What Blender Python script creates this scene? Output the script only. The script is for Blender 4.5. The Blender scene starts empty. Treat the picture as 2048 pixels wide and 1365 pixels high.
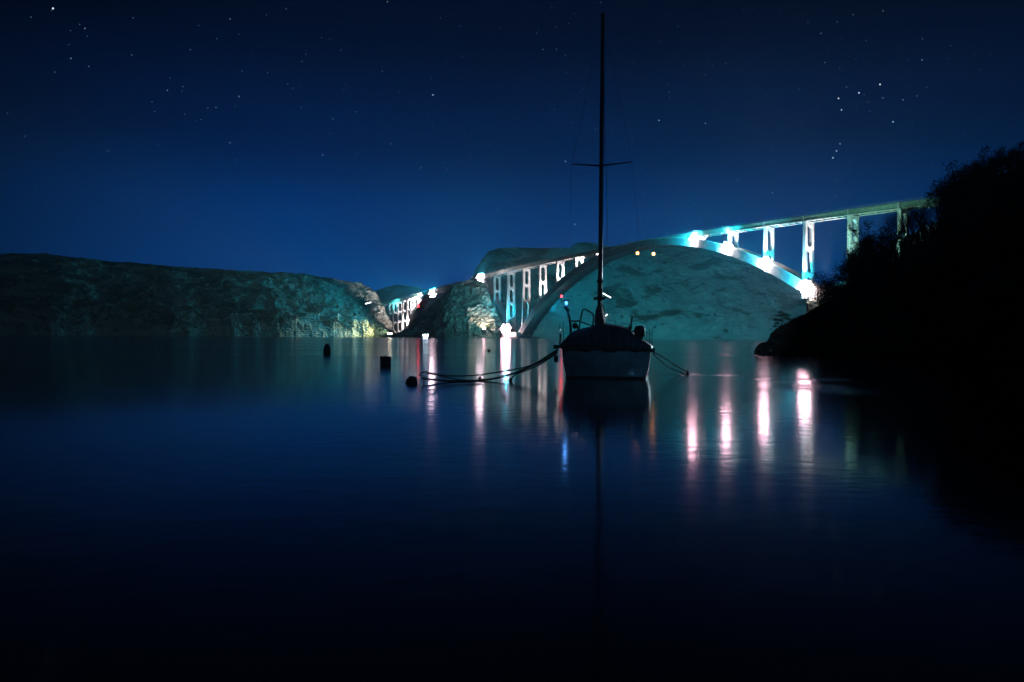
import bpy, bmesh, math, random
import numpy as np
from mathutils import Vector, Matrix

# ------------------------------------------------------------------ scene, camera, sky, exposure
S = bpy.context.scene
C = S.collection
F, H0, ROLL = 1365.0, 1.2, 0.0064          # focal length in photo pixels, eye height, camera tilt

cam_d = bpy.data.cameras.new('camera')
cam = bpy.data.objects.new('camera', cam_d)
C.objects.link(cam)
cam_d.sensor_width = 36.0
cam_d.lens = 36.0 * F / 2048.0
cam_d.shift_y = -7.5 / 2048.0
cam_d.clip_start, cam_d.clip_end = 0.1, 30000
cam.matrix_world = Matrix.Translation((0, 0, H0)) @ Matrix.Rotation(math.pi / 2, 4, 'X') @ Matrix.Rotation(ROLL, 4, 'Z')
S.camera = cam

S.view_settings.view_transform = 'Standard'
S.view_settings.look = 'None'
S.view_settings.exposure = 0.0
S.view_settings.gamma = 1.0
S.view_settings.use_curve_mapping = False
S.cycles.use_denoising = True
S.cycles.use_light_tree = True
S.cycles.sample_clamp_indirect = 6.0
S.cycles.max_bounces = 6
S.cycles.diffuse_bounces = 2
S.cycles.glossy_bounces = 3
S.cycles.volume_bounces = 0
S.cycles.volume_step_rate = 8.0
S.cycles.blur_glossy = 0.3
S.cycles.caustics_reflective = False
S.cycles.caustics_refractive = False

SKY_GAIN = 0.038
GLOW_DIR = Vector((0.12, 1.0, 0.06)).normalized()
world = bpy.data.worlds.new('World')
S.world = world
world.use_nodes = True
wn, wl = world.node_tree.nodes, world.node_tree.links
wn.clear()


def node(nt, kind, **kw):
    n = nt.nodes.new(kind)
    for k, v in kw.items():
        if k.startswith('_'):
            setattr(n, k[1:], v)
        else:
            n.inputs[k.replace('#', ' ')].default_value = v
    return n


def build_world():
    nt = world.node_tree
    out = node(nt, 'ShaderNodeOutputWorld')
    bg = node(nt, 'ShaderNodeBackground')
    sky = node(nt, 'ShaderNodeTexSky', _sky_type='NISHITA')
    sky.sun_disc = False
    sky.sun_elevation = math.radians(24)
    sky.sun_rotation = math.radians(152)       # the sky's source is set behind the camera
    sky.altitude = 0
    sky.air_density, sky.dust_density, sky.ozone_density = 1.0, 0.3, 3.0
    tc = node(nt, 'ShaderNodeTexCoord')
    nrm = node(nt, 'ShaderNodeVectorMath', _operation='NORMALIZE')
    wl.new(tc.outputs['Generated'], nrm.inputs[0])
    sep = node(nt, 'ShaderNodeSeparateXYZ')
    wl.new(nrm.outputs[0], sep.inputs[0])
    # night sky: deep blue near the horizon, almost black overhead
    ramp = node(nt, 'ShaderNodeValToRGB')
    cr = ramp.color_ramp
    cr.interpolation = 'EASE'
    stops = [(0.0, (0.006, 0.24, 1.05)), (0.06, (0.006, 0.22, 1.06)), (0.16, (0.006, 0.17, 0.88)),
             (0.28, (0.007, 0.095, 0.48)), (0.42, (0.006, 0.050, 0.22)), (0.60, (0.004, 0.020, 0.09)), (1.0, (0.002, 0.006, 0.03))]
    while len(cr.elements) < len(stops):
        cr.elements.new(0.5)
    for e, (p, c) in zip(cr.elements, stops):
        e.position = p
        e.color = (*c, 1)
    wl.new(sep.outputs['Z'], ramp.inputs[0])
    bw = node(nt, 'ShaderNodeRGBToBW')
    wl.new(sky.outputs[0], bw.inputs[0])
    mul = node(nt, 'ShaderNodeVectorMath', _operation='SCALE')
    wl.new(ramp.outputs[0], mul.inputs[0])
    wl.new(bw.outputs[0], mul.inputs['Scale'])
    # light dome over the lit strait, fading to both sides
    dot = node(nt, 'ShaderNodeVectorMath', _operation='DOT_PRODUCT')
    wl.new(nrm.outputs[0], dot.inputs[0])
    dot.inputs[1].default_value = GLOW_DIR
    mr = node(nt, 'ShaderNodeMapRange', _interpolation_type='SMOOTHSTEP')
    mr.inputs['From Min'].default_value = 0.55
    mr.inputs['From Max'].default_value = 1.0
    mr.inputs['To Min'].default_value = 0.05
    mr.inputs['To Max'].default_value = 1.25
    wl.new(dot.outputs['Value'], mr.inputs['Value'])
    m2 = node(nt, 'ShaderNodeVectorMath', _operation='SCALE')
    wl.new(mul.outputs[0], m2.inputs[0])
    wl.new(mr.outputs[0], m2.inputs['Scale'])
    # very faint unevenness of the air
    nz = node(nt, 'ShaderNodeTexNoise', Scale=3.0, Detail=4.0)
    wl.new(nrm.outputs[0], nz.inputs['Vector'])
    mr2 = node(nt, 'ShaderNodeMapRange')
    mr2.inputs['To Min'].default_value = 0.85
    mr2.inputs['To Max'].default_value = 1.15
    wl.new(nz.outputs['Fac'], mr2.inputs['Value'])
    m3 = node(nt, 'ShaderNodeVectorMath', _operation='SCALE')
    wl.new(m2.outputs[0], m3.inputs[0])
    wl.new(mr2.outputs[0], m3.inputs['Scale'])
    wl.new(m3.outputs[0], bg.inputs['Color'])
    bg.inputs['Strength'].default_value = SKY_GAIN
    wl.new(bg.outputs[0], out.inputs['Surface'])


build_world()

# added dim blue fill light from behind the camera, on the sky source's bearing
fill_sun = bpy.data.lights.new('blue_fill', 'SUN')
fill_sun.energy, fill_sun.angle, fill_sun.color = 0.10, math.radians(0.5), (0.12, 0.52, 1.0)
mo = bpy.data.objects.new('blue_fill', fill_sun)
C.objects.link(mo)
mo.rotation_euler = Vector((-math.sin(math.radians(28)) * math.cos(math.radians(24)), math.cos(math.radians(28)) * math.cos(math.radians(24)), -math.sin(math.radians(24)))).to_track_quat('-Z', 'Y').to_euler()

# ------------------------------------------------------------------ helpers
rng = np.random.default_rng(7)
random.seed(7)


def lev(px, py):
    dx, dy = px - 1024.0, py - 675.0
    return dx + ROLL * dy, dy - ROLL * dx


def W(px, py, Y):
    """World point at depth Y metres that the survey of the photograph puts at pixel (px, py)."""
    u, v = lev(px, py)
    return Vector((u / F * Y, Y, H0 - v / F * Y))


_perm = rng.permutation(256)
_perm = np.concatenate([_perm, _perm, _perm])
_grad = rng.normal(size=(256, 3))
_grad /= np.linalg.norm(_grad, axis=1)[:, None]


def perlin(p):
    i = np.floor(p).astype(int)
    f = p - i
    w = f * f * f * (f * (f * 6 - 15) + 10)
    i &= 255
    r = np.zeros(len(p))
    for dx in (0, 1):
        for dy in (0, 1):
            for dz in (0, 1):
                h = _perm[_perm[_perm[(i[:, 0] + dx) & 255] + ((i[:, 1] + dy) & 255)] + ((i[:, 2] + dz) & 255)]
                g = _grad[h]
                d = f - np.array([dx, dy, dz])
                ww = (w[:, 0] if dx else 1 - w[:, 0]) * (w[:, 1] if dy else 1 - w[:, 1]) * (w[:, 2] if dz else 1 - w[:, 2])
                r += ww * (g * d).sum(1)
    return r


def fbm(p, octaves=5, ridged=False, gain=0.5):
    a, s, r = 1.0, 1.0, np.zeros(len(p))
    for _ in range(octaves):
        n = perlin(p * s)
        r += a * ((0.35 - np.abs(n)) * 1.6 if ridged else n)
        a *= gain
        s *= 2.03
    return r


def tag(o, label=None, cat=None, group=None, kind=None):
    if label: o['label'] = label
    if cat: o['category'] = cat
    if group: o['group'] = group
    if kind: o['kind'] = kind
    return o


def empty(name, loc, label, cat, group=None, rz=0.0):
    o = bpy.data.objects.new(name, None)
    C.objects.link(o)
    o.location = loc
    o.rotation_euler = (0, 0, rz)
    return tag(o, label, cat, group)


def mesh_obj(name, verts, faces, mat, parent=None, smooth=False, loc=None):
    me = bpy.data.meshes.new(name)
    me.from_pydata([tuple(v) for v in verts], [], [tuple(f) for f in faces])
    if smooth:
        me.polygons.foreach_set('use_smooth', [True] * len(me.polygons))
    me.materials.append(mat)
    me.update()
    o = bpy.data.objects.new(name, me)
    C.objects.link(o)
    if parent is not None:
        o.parent = parent
    if loc is not None:
        o.location = loc
    return o


class MB:
    """Collects boxes, bars and tubes as one mesh."""
    def __init__(s):
        s.v, s.f = [], []

    def add(s, vs, fs):
        b = len(s.v)
        s.v += [tuple(v) for v in vs]
        s.f += [tuple(b + i for i in f) for f in fs]
        return s

    def hexa(s, p):      # eight corners: four below (ccw), four above
        return s.add(p, [(3, 2, 1, 0), (4, 5, 6, 7), (0, 1, 5, 4), (1, 2, 6, 5), (2, 3, 7, 6), (3, 0, 4, 7)])

    def box(s, c, d, rz=0.0):
        c, d = Vector(c), Vector(d) / 2
        R = Matrix.Rotation(rz, 3, 'Z')
        q = [(-1, -1), (1, -1), (1, 1), (-1, 1)]
        return s.hexa([c + R @ Vector((x * d.x, y * d.y, z * d.z)) for z in (-1, 1) for x, y in q])

    def tube(s, pts, r, n=8, cap=True):
        pts = [Vector(p) for p in pts]
        rs = r if isinstance(r, (list, tuple)) else [r] * len(pts)
        b = len(s.v)
        ref = None
        for i, p in enumerate(pts):
            t = (pts[min(i + 1, len(pts) - 1)] - pts[max(i - 1, 0)])
            t = t.normalized() if t.length > 1e-9 else Vector((0, 0, 1))
            if ref is None:
                ref = Vector((0, 0, 1)) if abs(t.z) < 0.9 else Vector((1, 0, 0))
            a = t.cross(ref).normalized()
            c = a.cross(t).normalized()
            ref = c
            for k in range(n):
                an = 2 * math.pi * k / n
                s.v.append(tuple(p + float(rs[i]) * (math.cos(an) * a + math.sin(an) * c)))
        for i in range(len(pts) - 1):
            for k in range(n):
                k2 = (k + 1) % n
                s.f.append((b + i * n + k, b + i * n + k2, b + (i + 1) * n + k2, b + (i + 1) * n + k))
        if cap:
            s.f.append(tuple(b + k for k in reversed(range(n))))
            s.f.append(tuple(b + (len(pts) - 1) * n + k for k in range(n)))
        return s

    def lathe(s, prof, n=16, c=(0, 0, 0)):
        b = len(s.v)
        for r, z in prof:
            for k in range(n):
                an = 2 * math.pi * k / n
                s.v.append((c[0] + r * math.cos(an), c[1] + r * math.sin(an), c[2] + z))
        for i in range(len(prof) - 1):
            for k in range(n):
                k2 = (k + 1) % n
                s.f.append((b + i * n + k, b + i * n + k2, b + (i + 1) * n + k2, b + (i + 1) * n + k))
        s.f.append(tuple(b + k for k in reversed(range(n))))
        s.f.append(tuple(b + (len(prof) - 1) * n + k for k in range(n)))
        return s

    def build(s, name, mat, parent=None, smooth=False, loc=None):
        return mesh_obj(name, s.v, s.f, mat, parent, smooth, loc)


# ------------------------------------------------------------------ materials
M = {}


def base_mat(name):
    m = bpy.data.materials.new(name)
    m.use_nodes = True
    nt = m.node_tree
    b = nt.nodes['Principled BSDF']
    return m, nt, b


def mat_noise(name, c1, c2, scale, rough=0.8, bump=0.0, bump_scale=None, detail=6.0, c3=None, metallic=0.0, mix=(0.4, 0.6), dist=0.1):
    m, nt, b = base_mat(name)
    tc = node(nt, 'ShaderNodeTexCoord')
    nz = node(nt, 'ShaderNodeTexNoise', Scale=scale, Detail=detail, Roughness=0.6)
    nt.links.new(tc.outputs['Object'], nz.inputs['Vector'])
    rp = node(nt, 'ShaderNodeValToRGB')
    rp.color_ramp.elements[0].position, rp.color_ramp.elements[1].position = mix
    rp.color_ramp.elements[0].color = (*c1, 1)
    rp.color_ramp.elements[1].color = (*c2, 1)
    if c3:
        e = rp.color_ramp.elements.new(min(0.98, mix[1] + 0.12))
        e.color = (*c3, 1)
    nt.links.new(nz.outputs['Fac'], rp.inputs[0])
    nt.links.new(rp.outputs[0], b.inputs['Base Color'])
    b.inputs['Roughness'].default_value = rough
    b.inputs['Metallic'].default_value = metallic
    if bump:
        n2 = node(nt, 'ShaderNodeTexNoise', Scale=bump_scale or scale * 4, Detail=6.0)
        nt.links.new(tc.outputs['Object'], n2.inputs['Vector'])
        bp = node(nt, 'ShaderNodeBump', Strength=bump, Distance=dist)
        nt.links.new(n2.outputs['Fac'], bp.inputs['Height'])
        nt.links.new(bp.outputs[0], b.inputs['Normal'])
    return m


def mat_emit(name, col, strength):
    m, nt, b = base_mat(name)
    b.inputs['Base Color'].default_value = (0.6, 0.6, 0.6, 1)
    b.inputs['Emission Color'].default_value = (*col, 1)
    b.inputs['Emission Strength'].default_value = strength
    return m


def mat_rock(name, pale=(0.40, 0.37, 0.31), dark=(0.10, 0.11, 0.09), scrub=(0.030, 0.045, 0.022), scale=0.03, scrub_at=0.52):
    m, nt, b = base_mat(name)
    L = nt.links
    geo = node(nt, 'ShaderNodeNewGeometry')
    n1 = node(nt, 'ShaderNodeTexNoise', Scale=scale * 3, Detail=10.0, Roughness=0.7)
    n2 = node(nt, 'ShaderNodeTexNoise', Scale=scale, Detail=8.0, Roughness=0.62, Distortion=0.6)
    vo = node(nt, 'ShaderNodeTexVoronoi', Scale=scale * 9)
    ms = node(nt, 'ShaderNodeMapping')
    ms.inputs['Scale'].default_value = (1.0, 1.0, 1.8)
    L.new(geo.outputs['Position'], ms.inputs[0])
    for n in (n1, n2, vo):
        L.new(ms.outputs[0], n.inputs['Vector'])
    r1 = node(nt, 'ShaderNodeValToRGB')
    r1.color_ramp.elements[0].position, r1.color_ramp.elements[1].position = 0.36, 0.64
    r1.color_ramp.elements[0].color, r1.color_ramp.elements[1].color = (*dark, 1), (*pale, 1)
    L.new(n1.outputs['Fac'], r1.inputs[0])
    sep = node(nt, 'ShaderNodeSeparateXYZ')
    L.new(geo.outputs['Normal'], sep.inputs[0])
    ad = node(nt, 'ShaderNodeMath', _operation='MULTIPLY_ADD')
    L.new(sep.outputs['Z'], ad.inputs[0])
    ad.inputs[1].default_value = 0.16
    L.new(n2.outputs['Fac'], ad.inputs[2])
    r2 = node(nt, 'ShaderNodeValToRGB')
    r2.color_ramp.elements[0].position, r2.color_ramp.elements[1].position = scrub_at + 0.03, scrub_at + 0.10
    L.new(ad.outputs[0], r2.inputs[0])
    mx = node(nt, 'ShaderNodeMix', _data_type='RGBA')
    L.new(r2.outputs[0], mx.inputs[0])
    L.new(r1.outputs[0], mx.inputs[6])
    mx.inputs[7].default_value = (*scrub, 1)
    L.new(mx.outputs[2], b.inputs['Base Color'])
    b.inputs['Roughness'].default_value = 0.95
    b.inputs['Specular IOR Level'].default_value = 0.15
    bp = node(nt, 'ShaderNodeBump', Strength=0.9 if scale > 0.022 else 0.35, Distance=2.0)
    sm = node(nt, 'ShaderNodeMath', _operation='ADD')
    L.new(n1.outputs['Fac'], sm.inputs[0])
    L.new(vo.outputs['Distance'], sm.inputs[1])
    L.new(sm.outputs[0], bp.inputs['Height'])
    L.new(bp.outputs[0], b.inputs['Normal'])
    return m


def mat_water():
    m, nt, b = base_mat('water')
    L = nt.links
    b.inputs['Base Color'].default_value = (0.0015, 0.006, 0.012, 1)
    b.inputs['IOR'].default_value = 1.333
    geo = node(nt, 'ShaderNodeNewGeometry')
    mp = node(nt, 'ShaderNodeMapping', _vector_type='POINT')
    mp.inputs['Scale'].default_value = (1.0, 1.5, 1.0)
    L.new(geo.outputs['Position'], mp.inputs[0])
    n1 = node(nt, 'ShaderNodeTexNoise', Scale=2.6, Detail=3.0, Roughness=0.55)
    n2 = node(nt, 'ShaderNodeTexNoise', Scale=0.22, Detail=2.0)
    n3 = node(nt, 'ShaderNodeTexNoise', Scale=0.035, Detail=3.0, Distortion=0.5)
    for n in (n1, n2, n3):
        L.new(mp.outputs[0], n.inputs['Vector'])
    b1 = node(nt, 'ShaderNodeBump', Strength=1.0, Distance=0.0065)
    L.new(n1.outputs['Fac'], b1.inputs['Height'])
    b2 = node(nt, 'ShaderNodeBump', Strength=1.0, Distance=0.004)
    L.new(n2.outputs['Fac'], b2.inputs['Height'])
    L.new(b1.outputs[0], b2.inputs['Normal'])
    L.new(b2.outputs[0], b.inputs['Normal'])
    pr = node(nt, 'ShaderNodeMapRange', _interpolation_type='SMOOTHSTEP')
    pr.inputs['From Min'].default_value, pr.inputs['From Max'].default_value = 0.44, 0.60
    pr.inputs['To Min'].default_value, pr.inputs['To Max'].default_value = 0.35, 1.0
    L.new(n3.outputs['Fac'], pr.inputs['Value'])
    L.new(pr.outputs[0], b1.inputs['Strength'])
    # ripples spreading round the right rope float and off the point of the headland
    n4 = node(nt, 'ShaderNodeTexNoise', Scale=4.5, Detail=3.0, Roughness=0.6)
    m4 = node(nt, 'ShaderNodeMapping')
    m4.inputs['Scale'].default_value = (0.8, 1.6, 1.0)
    L.new(geo.outputs['Position'], m4.inputs[0])
    L.new(m4.outputs[0], n4.inputs['Vector'])
    total = None
    for cx, cy, rx, ry in ((6.0, 22.3, 2.6, 0.9), (8.6, 20.4, 2.8, 1.1), (18.0, 50.0, 3.2, 3.0), (7.6, 16.8, 1.6, 2.8)):
        sb = node(nt, 'ShaderNodeVectorMath', _operation='SUBTRACT')
        sb.inputs[1].default_value = (cx, cy, 0)
        L.new(geo.outputs['Position'], sb.inputs[0])
        dv = node(nt, 'ShaderNodeVectorMath', _operation='DIVIDE')
        dv.inputs[1].default_value = (rx, ry, 1)
        L.new(sb.outputs[0], dv.inputs[0])
        ln = node(nt, 'ShaderNodeVectorMath', _operation='LENGTH')
        L.new(dv.outputs[0], ln.inputs[0])
        mm = node(nt, 'ShaderNodeMapRange', _interpolation_type='SMOOTHSTEP')
        mm.inputs['From Min'].default_value, mm.inputs['From Max'].default_value = 1.0, 0.2
        mm.inputs['To Min'].default_value, mm.inputs['To Max'].default_value = 0.0, 1.0
        L.new(ln.outputs['Value'], mm.inputs['Value'])
        if total is None:
            total = mm.outputs[0]
        else:
            mxn = node(nt, 'ShaderNodeMath', _operation='MAXIMUM')
            L.new(total, mxn.inputs[0])
            L.new(mm.outputs[0], mxn.inputs[1])
            total = mxn.outputs[0]
    b4 = node(nt, 'ShaderNodeBump', Strength=1.0, Distance=0.022)
    L.new(total, b4.inputs['Strength'])
    L.new(n4.outputs['Fac'], b4.inputs['Height'])
    L.new(b2.outputs[0], b4.inputs['Normal'])
    L.new(b4.outputs[0], b.inputs['Normal'])
    # calm slicks and ruffled patches
    mr = node(nt, 'ShaderNodeMapRange')
    mr.inputs['From Min'].default_value, mr.inputs['From Max'].default_value = 0.35, 0.65
    mr.inputs['To Min'].default_value, mr.inputs['To Max'].default_value = 0.085, 0.125
    L.new(n3.outputs['Fac'], mr.inputs['Value'])
    L.new(mr.outputs[0], b.inputs['Roughness'])
    return m


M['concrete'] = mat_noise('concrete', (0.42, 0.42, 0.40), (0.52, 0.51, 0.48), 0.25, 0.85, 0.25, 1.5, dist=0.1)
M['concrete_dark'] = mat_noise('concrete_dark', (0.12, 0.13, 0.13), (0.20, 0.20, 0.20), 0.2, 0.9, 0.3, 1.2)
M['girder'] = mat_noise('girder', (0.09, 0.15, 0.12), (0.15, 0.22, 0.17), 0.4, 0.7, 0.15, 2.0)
M['steel'] = mat_noise('steel', (0.45, 0.46, 0.46), (0.6, 0.6, 0.6), 2.0, 0.45, metallic=0.6)
M['rock'] = mat_rock('limestone')
M['rock_islet'] = mat_rock('limestone_islet', pale=(0.50, 0.46, 0.38), dark=(0.20, 0.20, 0.16), scale=0.05, scrub_at=0.58)
M['rock_back'] = mat_rock('limestone_scree', pale=(0.27, 0.31, 0.26), dark=(0.15, 0.18, 0.15), scale=0.02, scrub_at=0.60)
M['rock_left'] = mat_rock('limestone_scrub', pale=(0.40, 0.38, 0.31), dark=(0.09, 0.10, 0.08), scale=0.025, scrub_at=0.53, scrub=(0.032, 0.048, 0.032))
M['rock_near'] = mat_rock('shore_rock', pale=(0.16, 0.15, 0.13), dark=(0.04, 0.04, 0.035), scale=0.25, scrub_at=0.48)
M['water'] = mat_water()
M['bark'] = mat_noise('bark', (0.035, 0.028, 0.020), (0.07, 0.055, 0.04), 8.0, 0.95)
M['leaf'] = mat_noise('leaf', (0.020, 0.040, 0.018), (0.045, 0.07, 0.028), 3.0, 0.7)
M['hull'] = mat_noise('hull_paint', (0.16, 0.20, 0.24), (0.72, 0.76, 0.78), 0.85, 0.14, 0.04, 6.0, detail=8, mix=(0.35, 0.62), dist=0.02)
M['boot'] = mat_noise('bottom_paint', (0.015, 0.018, 0.03), (0.04, 0.04, 0.05), 3.0, 0.7)
M['tarp'] = mat_noise('tarpaulin', (0.015, 0.022, 0.05), (0.035, 0.045, 0.08), 2.5, 0.5, 0.5, 5.0, dist=0.03)
M['sailcover'] = mat_noise('sail_cover', (0.012, 0.014, 0.030), (0.03, 0.03, 0.05), 4.0, 0.8, 0.4, 9.0, dist=0.03)
M['mast'] = mat_noise('mast_alloy', (0.10, 0.07, 0.07), (0.16, 0.12, 0.12), 2.0, 0.5)
M['tube'] = mat_noise('rail_tube', (0.10, 0.11, 0.09), (0.18, 0.18, 0.15), 6.0, 0.4, metallic=0.5)
M['black'] = mat_noise('black_plastic', (0.010, 0.010, 0.012), (0.025, 0.025, 0.028), 5.0, 0.6)
M['rope'] = mat_noise('rope', (0.02, 0.025, 0.022), (0.05, 0.05, 0.04), 20.0, 0.9)
M['housing'] = mat_noise('lamp_housing', (0.08, 0.08, 0.08), (0.14, 0.14, 0.14), 2.0, 0.5)
M['slip'] = mat_noise('weathered_tin', (0.45, 0.45, 0.42), (0.6, 0.6, 0.55), 1.0, 0.5)
M['lens_pink'] = mat_emit('lens_pink', (1.0, 0.50, 0.62), 48)
M['lens_aqua'] = mat_emit('lens_aqua', (0.06, 0.62, 0.80), 34)
M['lens_soft'] = mat_emit('lens_soft', (1.0, 0.9, 0.92), 4)
M['lens_white'] = mat_emit('lens_white', (1.0, 0.72, 0.86), 34)
M['lens_blue'] = mat_emit('lens_blue', (0.55, 0.8, 1.0), 60)
M['lens_warm'] = mat_emit('lens_warm', (1.0, 0.85, 0.68), 45)
M['lens_orange'] = mat_emit('lens_orange', (1.0, 0.36, 0.06), 13)
M['lens_red'] = mat_emit('lens_red', (1.0, 0.004, 0.008), 34)
M['star'] = mat_emit('star', (0.75, 0.88, 1.0), 1.7)
M['star_mid'] = mat_emit('star_mid', (0.6, 0.8, 1.0), 0.9)
M['star_faint'] = mat_emit('star_faint', (0.35, 0.62, 1.0), 0.5)
M['deckglow'] = mat_noise('deck_asphalt', (0.05, 0.05, 0.05), (0.07, 0.07, 0.07), 1.0, 0.9)

# ------------------------------------------------------------------ water
w = 6000
tag(mesh_obj('water', [(-w, -200, 0), (w, -200, 0), (w, 5200, 0), (-w, 5200, 0)], [(0, 1, 2, 3)], M['water']), kind='structure')
tag(mesh_obj('sea_bed', [(-w, -200, -6), (w, -200, -6), (w, 5200, -6), (-w, 5200, -6)], [(0, 1, 2, 3)], M['rock_near']), kind='structure')


# ------------------------------------------------------------------ night haze over the strait
hm = bpy.data.materials.new('haze')
hm.use_nodes = True
hm.node_tree.nodes.clear()
ho = node(hm.node_tree, 'ShaderNodeOutputMaterial')
hv = node(hm.node_tree, 'ShaderNodeVolumePrincipled', Density=0.00032, Anisotropy=0.35)
hv.inputs['Color'].default_value = (0.60, 0.90, 1.0, 1)
hm.node_tree.links.new(hv.outputs[0], ho.inputs['Volume'])
tag(MB().hexa([(-2200, -60, -8), (2200, -60, -8), (2200, 2300, -8), (-2200, 2300, -8), (-2200, -60, 230), (2200, -60, 230), (2200, 2300, 230), (-2200, 2300, 230)]).build('haze', hm), 'thin night haze over the strait', None, None, 'stuff')


# ------------------------------------------------------------------ terrain
def ridge(name, prof, ncol, nrow, amp, nscale, mat, power=0.75, label=None, back=1.6, terr=0.0, seed=0.0, crest_amp=0.35, octaves=6, zs=1.0):
    """prof: (px, y of the skyline, depth of the shore, depth from shore to crest)."""
    prof = np.array(prof, float)
    px = np.linspace(prof[0, 0], prof[-1, 0], ncol)
    yt = np.interp(px, prof[:, 0], prof[:, 1])
    Ys = np.interp(px, prof[:, 0], prof[:, 2])
    D = np.interp(px, prof[:, 0], prof[:, 3])
    u = (px - 1024) + ROLL * (yt - 675)
    v = (yt - 675) - ROLL * (px - 1024)
    q = u / F
    Yc = Ys + D
    zt = H0 - v / F * Yc
    nb = max(6, nrow // 5)
    t = np.concatenate([[-0.06], np.linspace(0, 1, nrow), 1 + (back - 1) * (np.arange(1, nb + 1) / nb)])
    T, Q = np.meshgrid(t, q, indexing='ij')
    Z = np.where(T <= 0, -5.0, np.where(T <= 1, np.clip(T, 0, 1) ** power, 1 - ((T - 1) / (back - 1)) ** 1.6)) * np.where(T <= 0, 1.0, zt[None, :])
    if terr:
        s = np.clip(T, 0, 1)
        Z = Z + np.where((T > 0) & (T < 1), terr * zt[None, :] * np.sin(s * 6 * math.pi) * (1 - s) * 0.5, 0)
    Y = Ys[None, :] + D[None, :] * T
    X = Q * Y
    P = np.stack([X, Y, Z], -1).reshape(-1, 3)
    n = fbm(P * np.array([1, 1, zs]) / nscale + seed, octaves, True, 0.55)
    n2 = fbm(P / (nscale * 0.35) + seed + 31.7, 4)
    n3 = fbm(P * np.array([1, 1, 0.5]) / (nscale * 1.2) + seed + 77, 5, True, 0.6)
    fade = np.where(T.reshape(-1) > 0.9, crest_amp, 1.0) * np.clip((T.reshape(-1) + 0.02) * 12, 0.15, 1)
    P[:, 2] += amp * (n - 0.3) * fade * 0.55
    P[:, 1] -= amp * n3 * 1.3 * np.clip(fade, 0, 1)
    P[:, 0] += amp * n2 * 0.9 * fade
    nr, nc = T.shape
    idx = np.arange(nr * nc).reshape(nr, nc)
    f = np.stack([idx[:-1, :-1], idx[:-1, 1:], idx[1:, 1:], idx[1:, :-1]], -1).reshape(-1, 4)
    me = bpy.data.meshes.new(name)
    me.from_pydata(P.tolist(), [], f.tolist())
    me.materials.append(mat)
    me.update()
    o = bpy.data.objects.new(name, me)
    C.objects.link(o)
    o['kind'] = 'structure'
    if label:
        o['label'] = label
    return o


ridge('left_headland', [(-260, 500, 560, 130), (0, 511, 640, 130), (110, 511, 660, 140), (160, 517, 680, 140), (260, 527, 720, 140), (345, 536, 740, 140),
                        (400, 539, 770, 140), (470, 544, 800, 130), (560, 547, 850, 130), (620, 552, 900, 120), (680, 561, 950, 110),
                        (725, 570, 990, 100), (748, 582, 1010, 90), (762, 600, 1030, 80), (772, 622, 1040, 60), (782, 650, 1050, 40), (792, 676, 1060, 20)],
      700, 130, 12, 42, M['rock_left'], power=0.62, terr=0.14, zs=2.6, crest_amp=0.45, label='long scrubby limestone headland on the left shore')
ridge('distant_hill', [(690, 640, 1900, 200), (735, 590, 1900, 200), (775, 574, 1900, 200), (800, 570, 1900, 200), (850, 578, 1900, 200), (930, 600, 1900, 200), (980, 640, 1900, 200)],
      60, 20, 12, 80, M['rock_back'], label='far dark hill behind the small arch')
ridge('back_hill', [(900, 640, 1010, 120), (938, 562, 1000, 130), (955, 535, 1000, 130), (975, 504, 1000, 130), (1000, 496, 1000, 130), (1060, 497, 1000, 130), (1110, 497, 990, 130),
                    (1140, 498, 990, 130), (1150, 489, 990, 130), (1170, 485, 990, 130), (1195, 488, 980, 130), (1230, 498, 980, 130), (1300, 492, 960, 130),
                    (1400, 494, 940, 120), (1480, 511, 920, 110), (1560, 546, 900, 100), (1640, 592, 880, 90), (1720, 630, 860, 60), (1800, 672, 850, 20)],
      620, 130, 7, 75, M['rock_back'], power=0.8, terr=0.03, octaves=4, zs=1.6, label='broad bare hillside behind the large arch', seed=9.0)
ridge('islet', [(866, 668, 830, 25), (876, 632, 822, 40), (888, 598, 818, 50), (902, 577, 815, 55), (922, 565, 812, 55), (940, 561, 810, 55), (958, 563, 810, 52), (970, 572, 812, 45),
                (982, 600, 814, 30), (990, 622, 816, 20), (1000, 642, 820, 12), (1020, 660, 824, 8), (1045, 671, 828, 5)],
      360, 120, 8, 26, M['rock_islet'], power=0.66, label='craggy limestone islet under the bridge', seed=3.3, terr=0.05)
ridge('islet_shadow_flank', [(783, 676, 872, 14), (800, 667, 870, 24), (816, 657, 868, 30), (832, 638, 866, 36), (848, 622, 864, 42), (866, 611, 862, 46),
                             (882, 597, 860, 50), (896, 580, 860, 50), (908, 569, 860, 50), (930, 570, 860, 50)],
      180, 60, 7, 26, M['rock'], power=0.7, label='unlit western flank of the islet', seed=5.1)
near_prof = [(1514, 708, 54, 1.5), (1521, 692, 54, 3), (1530, 686, 54, 4), (1536, 671, 54, 7), (1553, 661, 53, 9), (1566, 650, 53, 12), (1585, 640, 52, 16), (1605, 631, 51, 20),
             (1650, 606, 49, 32), (1700, 566, 47, 45), (1745, 545, 45, 58), (1800, 518, 43, 70), (1850, 482, 41, 80), (1900, 432, 39, 90),
             (1950, 385, 37, 95), (2000, 352, 35, 100), (2048, 326, 33, 105), (2200, 270, 28, 110), (2500, 220, 20, 110)]
ridge('near_headland', near_prof, 320, 100, 1.4, 5.0, M['rock_near'], power=0.8, label='dark wooded headland on the near right shore', seed=12.0, back=1.9)

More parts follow.
